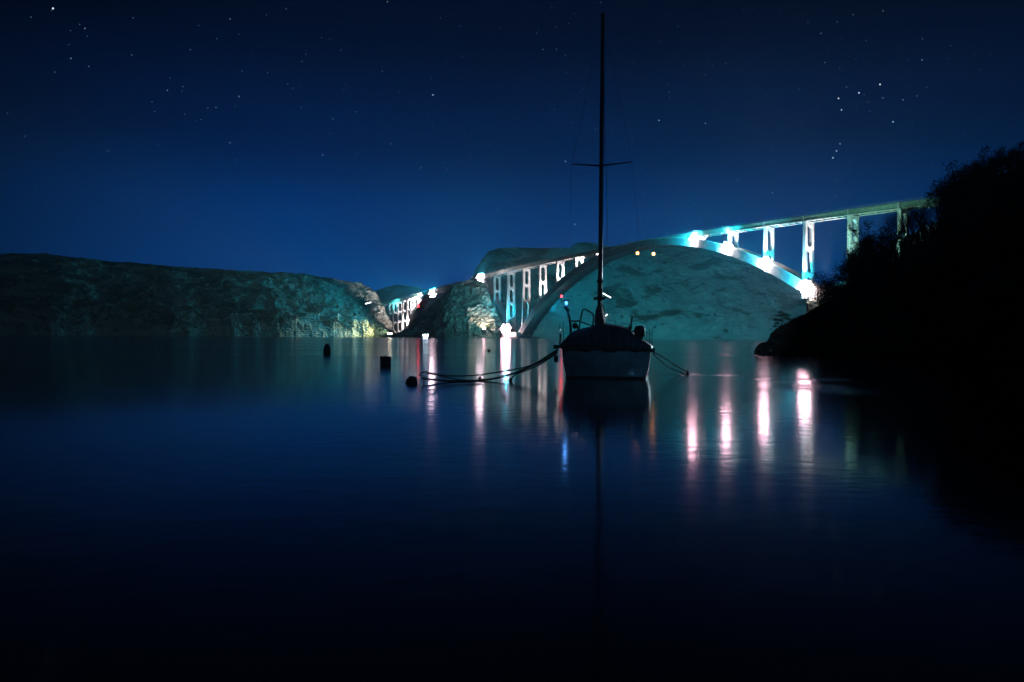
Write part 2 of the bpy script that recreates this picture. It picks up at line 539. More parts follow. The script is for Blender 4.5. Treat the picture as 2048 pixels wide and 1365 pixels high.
def bushes(target, n, size, pxr, name, label):
    o = bpy.data.objects[target]
    from mathutils.bvhtree import BVHTree as BT
    t = BT.FromPolygons([v.co.copy() for v in o.data.vertices], [tuple(p.vertices) for p in o.data.polygons])
    m = MB()
    rr = random.Random(3)
    for _ in range(n):
        px, py = rr.uniform(*pxr), rr.uniform(500, 674)
        d = (W(px, py, 1000) - Vector((0, 0, H0))).normalized()
        h = t.ray_cast(Vector((0, 0, H0)), d)
        if h[0] is None:
            continue
        s_ = size * rr.uniform(0.4, 1.4)
        for _k in range(4):
            c_ = h[0] + Vector((rr.uniform(-s_, s_), rr.uniform(-1, 1), rr.uniform(-s_ * .3, s_ * .4)))
            vs, fs = octa0(c_, s_ * rr.uniform(0.5, 0.9), rr)
            m.add(vs, fs)
    tag(m.build(name, M['leaf']), label, None, None, 'stuff')


def octa0(c, r, rr):
    k = lambda: rr.uniform(0.7, 1.3)
    return [c + Vector((r * k(), 0, 0)), c - Vector((r * k(), 0, 0)), c + Vector((0, r * k(), 0)), c - Vector((0, r * k(), 0)), c + Vector((0, 0, r * 0.8 * k())), c - Vector((0, 0, r * 0.8 * k()))], \
        [(0, 2, 4), (2, 1, 4), (1, 3, 4), (3, 0, 4), (2, 0, 5), (1, 2, 5), (3, 1, 5), (0, 3, 5)]


bushes('back_hill', 110, 2.4, (1000, 1600), 'scrub_bushes', 'scattered dark bushes on the back hillside')
bushes('left_headland', 380, 2.0, (0, 760), 'scrub_bushes', 'scattered dark bushes on the left headland')

# ------------------------------------------------------------------ bridge survey
SP = 33.0
P0 = Vector((-19.0, 846.8, 0))
DA = Vector((0.533, -0.846, 0)).normalized()      # along the bridge towards the mainland
NA = Vector((0.846, 0.533, 0)).normalized()       # across it, away from the camera


def BP(k, off, z):
    p = P0 + DA * (k * SP) + NA * off
    return Vector((p.x, p.y, z))


_dk = np.array([-11.3, -9.5, -3.3, 0.2, 2, 4.2, 6.8, 9.3, 11, 13, 16, 19])
_dh = np.array([57.5, 61.3, 74.8, 81.3, 84.6, 87.0, 89.5, 90.0, 89.4, 88.0, 85.8, 83.5])
_dc = np.polyfit(_dk, _dh, 4)
DECK = lambda k: float(np.polyval(_dc, k))
_ext = np.polyfit([1.86, 2.2, 2.55, 3.09, 3.49, 3.94, 4.51, 5.11, 5.6, 6.15, 6.81, 8.0, 9.0, 9.93, 10.76, 11.25, 11.63, 12.25, 12.81, 13.3],
                  [8.5, 19, 29.1, 41.3, 49.2, 57.4, 64.8, 73.2, 78.6, 83.2, 86.5, 88.0, 87.3, 84.2, 77.8, 71, 65, 55, 45.5, 36.0], 5)
EXT = lambda k: float(np.polyval(_ext, k))


def INT(k):
    s = (EXT(k + 0.05) - EXT(k - 0.05)) / (0.1 * SP)
    return EXT(k) - (6.0 + 0.9 * abs(k - 7.8) / 5.5) * math.sqrt(1 + s * s)


bridge = empty('arch_bridge', P0, 'large floodlit concrete arch bridge spanning the strait to the right shore', 'bridge')
small = empty('arch_bridge', BP(-8, 0, 0), 'small distant arch bridge on tall ladder piers beyond the islet', 'bridge')


def loc_of(parent, v):
    return Vector(v) - parent.location


def add_part(mb, name, mat, parent, smooth=False):
    mb.v = [tuple(Vector(v) - parent.location) for v in mb.v]
    return mb.build(name, mat, parent, smooth)


def portal(parent, k, z0, z1, w_top=9.6, depth=2.2, bay=18.3, hole_w=5.3, hole_h=15.8, taper=0.010, name='pier'):
    """A pier: two legs joined by cross beams with round-ended openings."""
    bm = bmesh.new()
    n = 28
    zt = z1
    first = True
    while zt > z0 + 0.5:
        zb = zt - bay
        cz = zt - 1.6 - hole_h / 2 if first else (zt + zb) / 2
        if first:
            zb = cz - hole_h / 2 - (bay - hole_h) / 2
        hh, hw = hole_h / 2, hole_w / 2
        inner, outer = [], []
        for i in range(n):
            a = 2 * math.pi * (i + 0.5) / n
            ca, sa = math.cos(a), math.sin(a)
            inner.append((hw * ca, cz + sa * hw + (hh - hw) * (1 if sa > 0 else -1)))
        W0 = lambda z: w_top / 2 + (z1 - z) * taper
        q = n // 4
        corners = {}
        for i in range(n):
            x, z = inner[i]
            a = 2 * math.pi * (i + 0.5) / n
            ca, sa = math.cos(a), math.sin(a)
            if abs(ca) > abs(sa):
                z2 = cz + (hh + (bay - hole_h) / 2) * sa / abs(ca)
                z2 = min(zt, max(zb, z2))
                outer.append((math.copysign(W0(z2), ca), z2))
            else:
                ze = zt if sa > 0 else zb
                outer.append((math.copysign(W0(ze), ca) * min(1.0, abs(ca / sa)), ze))
        rings = []
        for y in (-depth / 2, depth / 2):
            rings.append([bm.verts.new((*p[:1], y, p[1])) for p in inner])
            rings.append([bm.verts.new((*p[:1], y, p[1])) for p in outer])
        i0, o0, i1, o1 = rings
        for i in range(n):
            j = (i + 1) % n
            bm.faces.new((i0[i], i0[j], o0[j], o0[i]))
            bm.faces.new((i1[j], i1[i], o1[i], o1[j]))
            bm.faces.new((i0[j], i0[i], i1[i], i1[j]))
            # corner fill and outside faces
            bm.faces.new((o0[i], o0[j], o1[j], o1[i]))
        for sx in (-1, 1):                                     # corner triangles
            for ze, ss in ((zt, 1), (zb, -1)):
                cand = sorted(range(n), key=lambda i: (outer[i][0] - sx * W0(ze)) ** 2 + (outer[i][1] - ze) ** 2)[:2]
                i, j = sorted(cand)
                if j - i != 1 and not (i == 0 and j == n - 1):
                    continue
                if i == 0 and j == n - 1:
                    i, j = j, i
                cv0 = bm.verts.new((sx * W0(ze), -depth / 2, ze))
                cv1 = bm.verts.new((sx * W0(ze), depth / 2, ze))
                bm.faces.new((o0[i], o0[j], cv0))
                bm.faces.new((o1[j], o1[i], cv1))
                bm.faces.new((o0[i], cv0, cv1, o1[i]))
                bm.faces.new((cv0, o0[j], o1[j], cv1))
        zt = zb
        first = False
    geom = bm.verts[:] + bm.edges[:] + bm.faces[:]
    if zt < z0:
        bmesh.ops.bisect_plane(bm, geom=geom, plane_co=(0, 0, z0), plane_no=(0, 0, -1), clear_outer=True)
    bmesh.ops.remove_doubles(bm, verts=bm.verts[:], dist=0.002)
    bmesh.ops.recalc_face_normals(bm, faces=bm.faces[:])
    me = bpy.data.meshes.new(name)
    bm.to_mesh(me)
    bm.free()
    me.materials.append(M['concrete'])
    o = bpy.data.objects.new(name, me)
    C.objects.link(o)
    o.parent = parent
    o.location = BP(k, 0, 0) - parent.location
    o.rotation_euler = (0, 0, math.atan2(NA.y, NA.x))
    cap = MB().box((0, 0, z1 + 0.35), (10.4, 3.0, 0.7))
    if z0 < 1:
        cap.box((0, 0, 0.5), (12.5, 5.0, 3.0))
    c = cap.build('pier_cap', M['concrete'], o)
    return o


def deck_span(parent, k0, k1, first=False):
    """One span of the roadway: slab, girders, fascia panels, railing."""
    def seg(offs, zs, name, mat, par, ext=(0.0, 0.0)):
        mb = MB()
        n = 3
        for i in range(n):
            ka, kb = k0 + (k1 - k0) * i / n, k0 + (k1 - k0) * (i + 1) / n
            za, zb = DECK(ka), DECK(kb)
            c = []
            for dz in (zs[0], zs[1]):
                c += [BP(ka, offs[0], za + dz), BP(kb, offs[0], zb + dz), BP(kb, offs[1], zb + dz), BP(ka, offs[1], za + dz)]
            mb.hexa(c)
        return add_part(mb, name, mat, par)
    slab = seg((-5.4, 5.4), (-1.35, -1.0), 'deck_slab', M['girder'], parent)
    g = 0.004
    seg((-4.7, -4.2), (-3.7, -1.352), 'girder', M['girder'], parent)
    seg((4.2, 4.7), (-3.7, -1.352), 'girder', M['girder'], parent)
    mb = MB()
    L = (k1 - k0) * SP
    nr = max(2, int(round(L / 5.5)))
    for i in range(nr):
        k = k0 + (k1 - k0) * (i + 0.5) / nr
        z = DECK(k)
        a = MB()
        for sx in (-1,):
            d = 0.3 / SP
            c = []
            for dz in (-3.3, -1.36):
                c += [BP(k - d, -4.19, z + dz), BP(k + d, -4.19, z + dz), BP(k + d, 4.19, z + dz), BP(k - d, 4.19, z + dz)]
            mb.hexa(c)
    add_part(mb, 'cross_beam', M['concrete'], parent)['kind'] = 'stuff'
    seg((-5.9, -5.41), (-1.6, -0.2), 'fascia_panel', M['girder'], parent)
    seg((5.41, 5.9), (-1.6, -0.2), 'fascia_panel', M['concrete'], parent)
    # lower flange catching the light
    seg((-5.1, -4.0), (-3.95, -3.702), 'girder_flange', M['concrete'], parent)
    seg((4.0, 5.1), (-3.95, -3.702), 'girder_flange', M['concrete'], parent)
    rl = seg((-5.7, -5.55), (0.85, 1.0), 'railing', M['steel'], parent)
    pm = MB()
    for i in range(max(3, int(L / 4))):
        k = k0 + (k1 - k0) * (i + 0.5) / max(3, int(L / 4))
        c = []
        d = 0.08 / SP
        for dz in (-0.196, 0.846):
            c += [BP(k - d, -5.7, DECK(k) + dz), BP(k + d, -5.7, DECK(k) + dz), BP(k + d, -5.56, DECK(k) + dz), BP(k - d, -5.56, DECK(k) + dz)]
        pm.hexa(c)
    po = add_part(pm, 'railing_post', M['steel'], parent)
    po['kind'] = 'stuff'
    # expansion joint rib at the pier
    jb = MB()
    d = 0.35 / SP
    c = []
    for dz in (-3.9, 0.1):
        c += [BP(k1 - d, -6.05, DECK(k1) + dz), BP(k1 + d, -6.05, DECK(k1) + dz), BP(k1 + d, -5.91, DECK(k1) + dz), BP(k1 - d, -5.91, DECK(k1) + dz)]
    jb.hexa(c)
    add_part(jb, 'joint_rib', M['concrete'], parent)


bks = [-0.9, 0, 1, 2, 3, 4, 5, 6, 7, 8, 9, 10, 11, 12, 13, 14, 15, 16, 17, 18]
for a_, b_ in zip(bks[:-1], bks[1:]):
    deck_span(bridge, a_, b_)
sks = [-12.6, -11.6, -10.9, -10.34, -9.82, -9.26, -8.64, -8.1, -7.7, -7.36, -6.6, -5.8, -5.0, -4.2, -3.4, -2.6]
for a_, b_ in zip(sks[:-1], sks[1:]):
    deck_span(small, a_, b_)

PT = -4.65
portal(bridge, 0, 39.5, DECK(0) + PT)
portal(bridge, 1, 3, DECK(1) + PT, taper=0.022)
portal(bridge, 2, 3, DECK(2) + PT, taper=0.012)
for k in (3, 4, 5, 6, 10, 11, 12):
    z1 = DECK(k) + PT
    z0 = EXT(k) - 3.0
    if z1 - z0 > 2.5:
        portal(bridge, k, z0, z1)
for k in (13, 14, 15, 16, 17):
    portal(bridge, k, max(26, 30), DECK(k) + PT)
for k in (-10.34, -9.82, -9.26, -8.64):
    portal(small, k, 0, DECK(k) + PT, bay=15.5, hole_h=13.2, hole_w=4.6, w_top=9.0)


def SEXT(k):
    return 69.0 * (1 - abs((k + 4.6) / 3.75) ** 2.8)


for k in (-8.1, -7.7, -7.36):
    portal(small, k, max(0, SEXT(k) - 2.5), DECK(k) + PT, bay=15.5, hole_h=13.2, hole_w=4.6, w_top=9.0)


def arch(parent, ext, inn, k0, k1, offs, n=60):
    vs, fs = [], []
    for i in range(n + 1):
        k = k0 + (k1 - k0) * i / n
        e, t = ext(k), inn(k)
        # keep the two faces square to the axis of the arch
        s = (ext(k + 0.05) - ext(k - 0.05)) / (0.1 * SP)
        nrm = math.sqrt(1 + s * s)
        th = (e - t) / nrm
        kk, zz = k + s * th / nrm / SP, e - th / nrm
        for off in offs:
            vs.append(BP(k, off, e))
        for off in offs[::-1]:
            vs.append(BP(kk, off, zz))
    for i in range(n):
        for j in range(4):
            a, b = i * 4 + j, i * 4 + (j + 1) % 4
            fs.append((a, b, b + 4, a + 4))
    fs.append((0, 1, 2, 3))
    fs.append(tuple(n * 4 + j for j in (3, 2, 1, 0)))
    mb = MB()
    mb.add(vs, fs)
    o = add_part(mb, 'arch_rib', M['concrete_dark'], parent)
    bm = bmesh.new()
    bm.from_mesh(o.data)
    bmesh.ops.recalc_face_normals(bm, faces=bm.faces[:])
    bm.to_mesh(o.data)
    bm.free()
    # raised lip along the upper edge
    lip = MB()
    for i in range(n):
        ka, kb = k0 + (k1 - k0) * i / n, k0 + (k1 - k0) * (i + 1) / n
        c = []
        for dz in (0.003, 0.6):
            c += [BP(ka, offs[0] - 0.25, ext(ka) + dz), BP(kb, offs[0] - 0.25, ext(kb) + dz), BP(kb, offs[0] + 0.25, ext(kb) + dz), BP(ka, offs[0] + 0.25, ext(ka) + dz)]
        lip.hexa(c)
    lo = add_part(lip, 'edge_lip', M['concrete'], parent)
    lo.parent = o
    return o


arch(bridge, EXT, INT, 1.78, 13.35, (-6.5, 8.5))
arch(small, SEXT, lambda k: SEXT(k) - 5.5 * math.sqrt(1 + ((SEXT(k + .05) - SEXT(k - .05)) / 3.3) ** 2), -8.32, -0.9, (-5.5, 6.5))

# inclined strut, its pier block and the footing in the sea
mb = MB()
a0, a1 = BP(-0.75, 0, 72), BP(1.05, 0, 6)
ax = (a1 - a0).normalized()
up = ax.cross(NA).normalized()
c = []
for p in (a0, a1):
    c += [p - NA * 4 - up * 2.8, p + NA * 4 - up * 2.8, p + NA * 4 + up * 2.8, p - NA * 4 + up * 2.8]
mb.hexa(c)
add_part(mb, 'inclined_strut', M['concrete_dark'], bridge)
mb = MB()
mb.box(BP(0, 0, 37.3), (11.5, 5, 4.2), math.atan2(NA.y, NA.x))
add_part(mb, 'pier_block', M['concrete'], bridge)
mb = MB()
mb.box(BP(1.42, 0, 2.6), (24, 34, 9), math.atan2(NA.y, NA.x))
add_part(mb, 'footing', M['concrete'], bridge)
mb = MB()
mb.box(BP(1.75, 0, 0.6), (30, 30, 2.4), math.atan2(NA.y, NA.x))
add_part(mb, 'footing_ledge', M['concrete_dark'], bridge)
mb = MB()
mb.box(BP(13.4, 1, 26), (17, 12, 24), math.atan2(NA.y, NA.x))
add_part(mb, 'abutment', M['concrete'], bridge)
mb = MB()
mb.box(BP(-1.3, 0, DECK(-1.3) - 8), (12, 24, 13), math.atan2(NA.y, NA.x))
add_part(mb, 'abutment', M['concrete'], bridge)
mb = MB()
mb.box(BP(8.15, -3.5, EXT(8.15) - 8.3), (0.6, 24, 0.25), math.atan2(NA.y, NA.x))
add_part(mb, 'lamp_gantry', M['steel'], bridge)

# the hill carrying piers 13 and beyond, seen through the twigs
ridge('mainland_slope', [(1612, 604, 455, 20), (1630, 596, 452, 24), (1650, 580, 448, 30), (1700, 556, 440, 36), (1760, 520, 425, 36), (1820, 470, 415, 36), (1900, 430, 380, 40),
                         (2048, 380, 340, 50), (2300, 300, 300, 60)],
      160, 40, 3.0, 14, M['rock_left'], label='steep slope under the mainland piers', seed=21.0)


# ------------------------------------------------------------------ lamps
def spot(parent, at, aim, watts, col, angle, radius=0.6, blend=0.5):
    l = bpy.data.lights.new('beam', 'SPOT')
    l.energy, l.color, l.spot_size, l.spot_blend, l.shadow_soft_size = watts, col, math.radians(angle), blend, radius
    o = bpy.data.objects.new('beam', l)
    C.objects.link(o)
    o.parent = parent
    at, aim = Vector(at), Vector(aim)
    o.location = at - parent.location
    o.rotation_euler = (aim - at).to_track_quat('-Z', 'Y').to_euler()
    return o


jr = random.Random(11)


def floodlight(at, toward, label, lens, n=4, size=0.95, group='floodlights on the bridge and rocks', rows=1, mast=1.6):
    """A bank of square floodlights on a frame, lenses turned towards 'toward'."""
    at = Vector(at)
    t = empty('floodlight', at, label, 'floodlight', group)
    d = (Vector(toward) - at)
    rz = math.atan2(d.y, d.x) - math.pi / 2
    R = Matrix.Rotation(rz, 4, 'Z')
    fr = MB()
    wd = n * size * 1.1
    tf = lambda p: R @ Vector(p)
    fr.tube([tf((-wd / 2, 0, 0)), tf((wd / 2, 0, 0))], size * 0.08, 6)
    fr.tube([tf((0, -size * .3, 0)), tf((0, -size * .3, -mast))], size * 0.10, 6)
    fr.build('bracket', M['housing'], t)
    if rows == 'round':  # round cluster widened with extra lenses to stand for a lamp's glare
        cells = [(a, b) for a in np.arange(-n, n + 1) for b in np.arange(-n, n + 1) if (a + 0.5 * (b % 2)) ** 2 + (b * 0.87) ** 2 <= (n + 0.1) ** 2]
        cells = [((a + 0.5 * (b % 2)) * size * 1.08, b * 0.87 * size * 1.08) for a, b in cells]
    else:
        cells = [((i - (n - 1) / 2) * size * 1.1, r * size * 1.1) for r in range(rows) for i in range(n)]
    for cx, cz in cells:
            cx, cz = float(cx), float(cz)
            if rows == 'round':
                if cx * cx + cz * cz > (2.2 * size) ** 2 and jr.random() < 0.35:
                    continue
                cx, cz = cx + jr.uniform(-.15, .15) * size, cz + jr.uniform(-.15, .15) * size
            hb = MB()
            s = size / 2
            hb.hexa([tf(p) for p in [(cx - s * .6, -s * .9, cz - s * .5), (cx + s * .6, -s * .9, cz - s * .5), (cx + s, 0, cz - s), (cx - s, 0, cz - s),
                                     (cx - s * .6, -s * .9, cz + s * .5), (cx + s * .6, -s * .9, cz + s * .5), (cx + s, 0, cz + s), (cx - s, 0, cz + s)]])
            h = hb.build('lamp_housing', M['housing'], t)
            lb = MB()
            g, s2 = 3, s * 0.93
            vs = [tf((cx + s2 * (2 * a / (g - 1) - 1), 0.02 + s * 0.55 * (1 - (2 * a / (g - 1) - 1) ** 2) * (1 - (2 * b / (g - 1) - 1) ** 2), cz + s2 * (2 * b / (g - 1) - 1)))
                  for b in range(g) for a in range(g)]
            fs = [(b * g + a + 1, b * g + a, (b + 1) * g + a, (b + 1) * g + a + 1) for b in range(g - 1) for a in range(g - 1)]
            lb.add(vs, fs)
            lb.build('lens', M[lens], h)
    return t


CAM = Vector((0, 0, 0))
TEAL = (0.0, 0.50, 0.80)
WHITE = (1.0, 0.86, 0.90)
PINK = (1.0, 0.68, 0.76)
AQUA = (0.10, 0.80, 0.85)
BLUE = (0.01, 0.48, 0.72)

PW = 1.0
# four banks on the right half of the arch
spec = [(1388, 479, 9.95, 'high floodlight bank where the arch leaves the deck on the right', 'lens_pink', 4),
        (1455, 493, 11.0, 'second floodlight bank down the right side of the arch', 'lens_pink', 4),
        (1530, 526, 12.06, 'third floodlight bank down the right side of the arch', 'lens_pink', 5),
        (1612, 574, 13.1, 'lowest and largest floodlight bank at the right foot of the arch', 'lens_pink', 6)]
for i, (px, py, k, lab, lens, n) in enumerate(spec):
    Y = (P0 + DA * (k * SP) + NA * -9.0).y
    p = W(px, py, Y)
    t = floodlight(p, CAM, lab, lens, 3, (1.05, 1.05, 1.15, 1.3)[i], rows='round')
    # up the pier, onto the arch and under the deck
    kb = k + 0.36
    zb = (EXT(kb) if k < 13 else 46) + 1.5
    spot(t, BP(kb, -1, zb), BP(k, 0, DECK(k) + (0 if i < 2 else 8)), (36e3, 55e3, 95e3, 190e3)[i] * PW, WHITE, 62, 0.5, 0.5)
    spot(t, p + Vector((0, 0, 5.5)) + NA * -1, BP(k - 0.05, 0, DECK(k) - 2), (30e3, 42e3, 60e3, 80e3)[i] * PW, WHITE, 70, 0.5)
    for dz in (6.0, -6.0):
        spot(t, p + NA * -3.0 + Vector((0, 0, dz)), BP(k, -6.5, (EXT(k) - 3 if k < 13 else 36) + dz * 0.2), (26e3, 80e3, 110e3, 130e3)[i] * PW, WHITE, 112, 0.5, 0.7)
    # added blue beams that light the haze into a glow round the lamps
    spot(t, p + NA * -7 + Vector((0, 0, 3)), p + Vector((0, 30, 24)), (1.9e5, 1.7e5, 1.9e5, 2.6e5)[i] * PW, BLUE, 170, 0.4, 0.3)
    if i == 3:
        spot(t, p + Vector((0, -3, 0)), (4.2, 22.6, 0.9), 6.0e6, (0.6, 0.85, 1.0), 1.05, 0.3, 0.4)  # added thin beam, brightens the boat's right hull edge
        spot(t, BP(14.5, -26, 52), BP(14.6, -5, DECK(14.5)), 120e3 * PW, (0.35, 0.85, 0.72), 130, 0.5, 0.6)  # added beam without a fixture, lights the deck beyond the arch
        spot(t, p + Vector((0, 0, 2)), BP(k + 1.2, 0, DECK(k + 1) - 4), 90e3 * PW, AQUA, 90, 0.5)
    # added teal washes onto the hillside and the islet, no fixtures of their own
    spot(t, BP(k, 10.5, EXT(k) - 1 if k < 13 else 34), BP(k - 2, 200, 45), (0.95e6, 0.6e6, 0.22e6, 0.08e6)[i] * PW, TEAL, 140, 0.8, 1.0)
    if i == 0:
        spot(t, BP(k, 10.5, EXT(k)), W(1090, 510, 1090), 1.2e6 * PW, TEAL, 34, 0.8, 0.8)
    if i == 2:
        spot(t, p + Vector((-4, 0, 0)), W(940, 618, 835), 5.0e6 * PW, (0.10, 0.66, 0.78), 15, 0.8, 0.9)
# projectors standing on the back of the left half of the arch, shining on the piers
for k, lab in ((3.35, 'floodlight on top of the arch near its left foot'), (4.4, 'floodlight on top of the arch between the left piers'), (5.4, 'floodlight on top of the arch where the left piers get short'), (6.35, 'floodlight on top of the arch just left of the mast')):
    p = BP(k, 0, EXT(k) + 1.2)
    t = floodlight(p, BP(k - 1, 0, 60), lab, 'lens_soft', 2, 0.8, rows=1, mast=1.2, group='floodlights on the left half of the arch')
    spot(t, p + Vector((0, 0, 1.0)), BP(k - 1.1, 0, (DECK(k) + EXT(k)) / 2), 150e3 * PW, WHITE, 74, 0.5, 0.6)
# two banks left
for px, py, k, lab, lens in [(865, 588, -5.14, 'floodlight bank on the far small arch above the dark flank', 'lens_white'),
                             (962, 556, -0.85, 'floodlight bank on top of the islet beside the bridge deck', 'lens_white')]:
    Y = (P0 + DA * (k * SP) + NA * -8.0).y
    p = W(px, py, Y)
    t = floodlight(p, CAM, lab, lens, 3, 1.6, rows='round')
    if k < -2:
        spot(t, BP(-6.95, 0, SEXT(-6.95) + 2.5), BP(-8.3, 0, 40), 420e3 * PW, WHITE, 150, 0.6, 0.7)
        spot(t, BP(-7.95, -1, SEXT(-7.95) + 3), BP(-8.9, 0, 30), 200e3 * PW, WHITE, 150, 0.6, 0.7)
        spot(t, p, BP(-7.2, -5, 40), 120e3 * PW, (0.1, 0.7, 0.75), 90, 0.6, 0.7)
        spot(t, BP(-6.4, -13, 58), BP(-7.0, -6, DECK(-7) + 1), 170e3 * PW, WHITE, 150, 0.6)  # added beam hung in the air to brighten the small deck's edge
        spot(t, BP(-9.2, -14, 52), BP(-9.4, -6, DECK(-9.4) + 1), 130e3 * PW, AQUA, 150, 0.6)  # another added beam in the air, for the far deck spans
        spot(t, p, BP(-3.5, -3, 66), 120e3 * PW, WHITE, 90, 0.6)
        spot(t, p + Vector((-3, -6, 4)), W(560, 600, 900), 1.9e6 * PW, TEAL, 95, 0.6, 0.9)
        spot(t, p + Vector((0, -4, 5)), p + Vector((0, 20, 40)), 5.5e5 * PW, BLUE, 170, 0.4, 0.5)  # added blue beam, gives this bank its glow in the haze
    else:
        spot(t, p, BP(1.5, 0, 60), 160e3 * PW, WHITE, 90, 0.6, 0.8)
        spot(t, p + NA * -5, BP(3.4, -6, DECK(3.4) - 1), 7.5e5 * PW, WHITE, 20, 0.6, 0.8)
        spot(t, p + Vector((0, -4, 5)), p + Vector((0, 20, 40)), 5.5e5 * PW, BLUE, 170, 0.4, 0.5)  # added glow beam for the haze over the islet bank
# big cluster at the foot of the piers
Y3 = 805
p = W(1012, 659, Y3)
t = floodlight(p, CAM, 'large blazing floodlight cluster low on the footing at the water', 'lens_pink', 3, 1.8, rows='round')
spot(t, p + Vector((0, 0, 3)), BP(1.3, 0, 60), 320e3 * PW, WHITE, 62, 0.8, 0.6)
spot(t, p + NA * -12 + Vector((0, 0, 4)), BP(1.5, -10, 3), 160e3 * PW, PINK, 110, 0.8, 0.8)
spot(t, BP(1.9, 13, 6), BP(2.6, 200, 20), 0.34e6 * PW, (0.30, 0.80, 0.45), 100, 0.8, 1.0)  # added green wash on the hill foot, no fixture there
spot(t, BP(3.0, 11, 34), BP(2.0, 200, 60), 1.8e6 * PW, TEAL, 140, 0.8, 1.0)  # added teal wash on the hillside, set behind the arch without a fixture
spot(t, p + Vector((0, -1, 7)), p + Vector((0, -10, 40)), 2.5e5 * PW, BLUE, 170, 0.4, 0.3)  # added beam for the blue haze glow above the cluster
spot(t, p + Vector((6, -10, 3)), BP(2.2, -6, 14), 30e3 * PW, (0.5, 0.8, 0.9), 90, 0.8, 0.9)
spot(t, p + Vector((-2, -4, 2)), W(975, 635, 815), 45e3 * PW, (1.0, 0.82, 0.80), 130, 0.8, 0.9)
p = W(968, 658, 806)
t = floodlight(p, CAM, 'small floodlight at the waterline left of the blazing cluster', 'lens_pink', 2, 1.6)
spot(t, p + Vector((0, -2, 1.5)), W(975, 630, 815), 60e3 * PW, (1, .85, .7), 150, 0.5)
p = W(780, 668, 1022)
t = floodlight(p, CAM, 'warm floodlight on the shore at the tip of the left headland', 'lens_warm', 3, 1.8)
spot(t, p + Vector((0, -6, 3)), W(580, 650, 880), 1.1e6 * PW, (0.9, 0.92, 0.45), 64, 0.8, 0.9)
p = W(851, 671, 846)
t = floodlight(p, CAM, 'blue white lamp at the foot of the unlit islet flank', 'lens_blue', 3, 1.9, rows=1, mast=3)
# orange navigation lamps under the crown
for px, py, k, lab in [(1275, 507, 7.86, 'orange lamp under the arch crown, the left one of the pair'), (1307, 508, 8.49, 'orange lamp under the arch crown, the right one of the pair')]:
    Y = (P0 + DA * (k * SP) + NA * -6.0).y
    p = W(px, py, Y)
    t = floodlight(p, CAM, lab, 'lens_orange', 1, 2.6, group='orange navigation lamps', mast=-2.0)
    spot(t, p + Vector((0, 0, -0.6)), BP(k, 2, EXT(k)), 30e3 * PW, (1, .5, .2), 150, 0.3)
for px, py, k, lab in [(1123, 593, 4.33, 'red lamp on the left side of the large arch'), (837, 613, -6.67, 'faint red lamp on the small distant arch')]:
    Y = (P0 + DA * (k * SP) + NA * -7.6).y
    p = W(px, py, Y)
    t = floodlight(p, CAM, lab, 'lens_red', 1, 2.3, group='red navigation lamps', mast=0.5)
    spot(t, p + Vector((0, -2.0, 0.2)), BP(k, -5, p.z), 1.2e3 * PW, (1, .03, .05), 150, 0.3)

# unlit lamp posts added on the roadway parapet, one at each side of the crown
for k in (7.55, 8.95):
    z = DECK(k)
    lp = empty('lamp_post', BP(k, -5.3, z), 'unlit slim lamp post on the deck, %s of the arch crown' % ('left' if k < 8 else 'right'), 'lamp post', 'lamp posts on the deck')
    MB().tube([(0, 0, -1), (0, 0, 5)], 0.12, 6).build('pole', M['steel'], lp)
    MB().tube([(0, 0, 5), (1.5, 0.6, 5.3)], 0.1, 6).build('arm', M['steel'], lp)

# glowing tubes standing in for bright glints on the hillside and left headland
for (xa, ya, xb, yb, Y, lab) in [(1206, 587, 1222, 596, 960, 'long bright glint made as a glowing tube on the hillside right of the mast'),
                                 (1210, 633, 1215, 629, 985, 'short bright glint made as a glowing tube low on the hillside right of the sail'),
                                 (731, 608, 742, 605, 985, 'bright glint made as a glowing tube near the tip of the left headland')]:
    a, b = W(xa, ya, Y), W(xb, yb, Y)
    t = empty('glint_tube', (a + b) / 2, lab, 'lamp', 'glints on the hillsides')
    d = (b - a) / 2
    MB().tube([-d, d], 0.75, 8).build('glow_tube', mat_emit('glint_white', (1, .95, .92), 4.0) if 'glint_white' not in bpy.data.materials else bpy.data.materials['glint_white'], t)
    MB().tube([-d + Vector((0, 0.8, 0)), d + Vector((0, 0.8, 0))], 0.9, 6).build('back_plate', M['housing'], t)
    MB().tube([Vector((0, 0.8, 0)), Vector((0, 25, -4))], 0.4, 6).build('post', M['housing'], t)

# ------------------------------------------------------------------ boat
YB = 20.2
HD = math.radians(-9.0)
bx = W(1211, 757, YB)
boat = empty('sailing_boat', (bx.x, YB, 0), 'moored sailing boat seen from astern with a dark tarpaulin over the cockpit', 'boat', rz=HD)
sc = YB / F


def BL(px, py, y=0.0):
    """Boat-local point seen at (px, py), y metres forward of the transom."""
    Y = YB + y * math.cos(HD)
    p = W(px, py, Y)
    q = Matrix.Rotation(-HD, 3, 'Z') @ (p - boat.location)
    # slide along the line of sight until the local y matches
    for _ in range(6):
        Y += (y - q.y)
        p = W(px, py, Y)
        q = Matrix.Rotation(-HD, 3, 'Z') @ (p - boat.location)
    return q


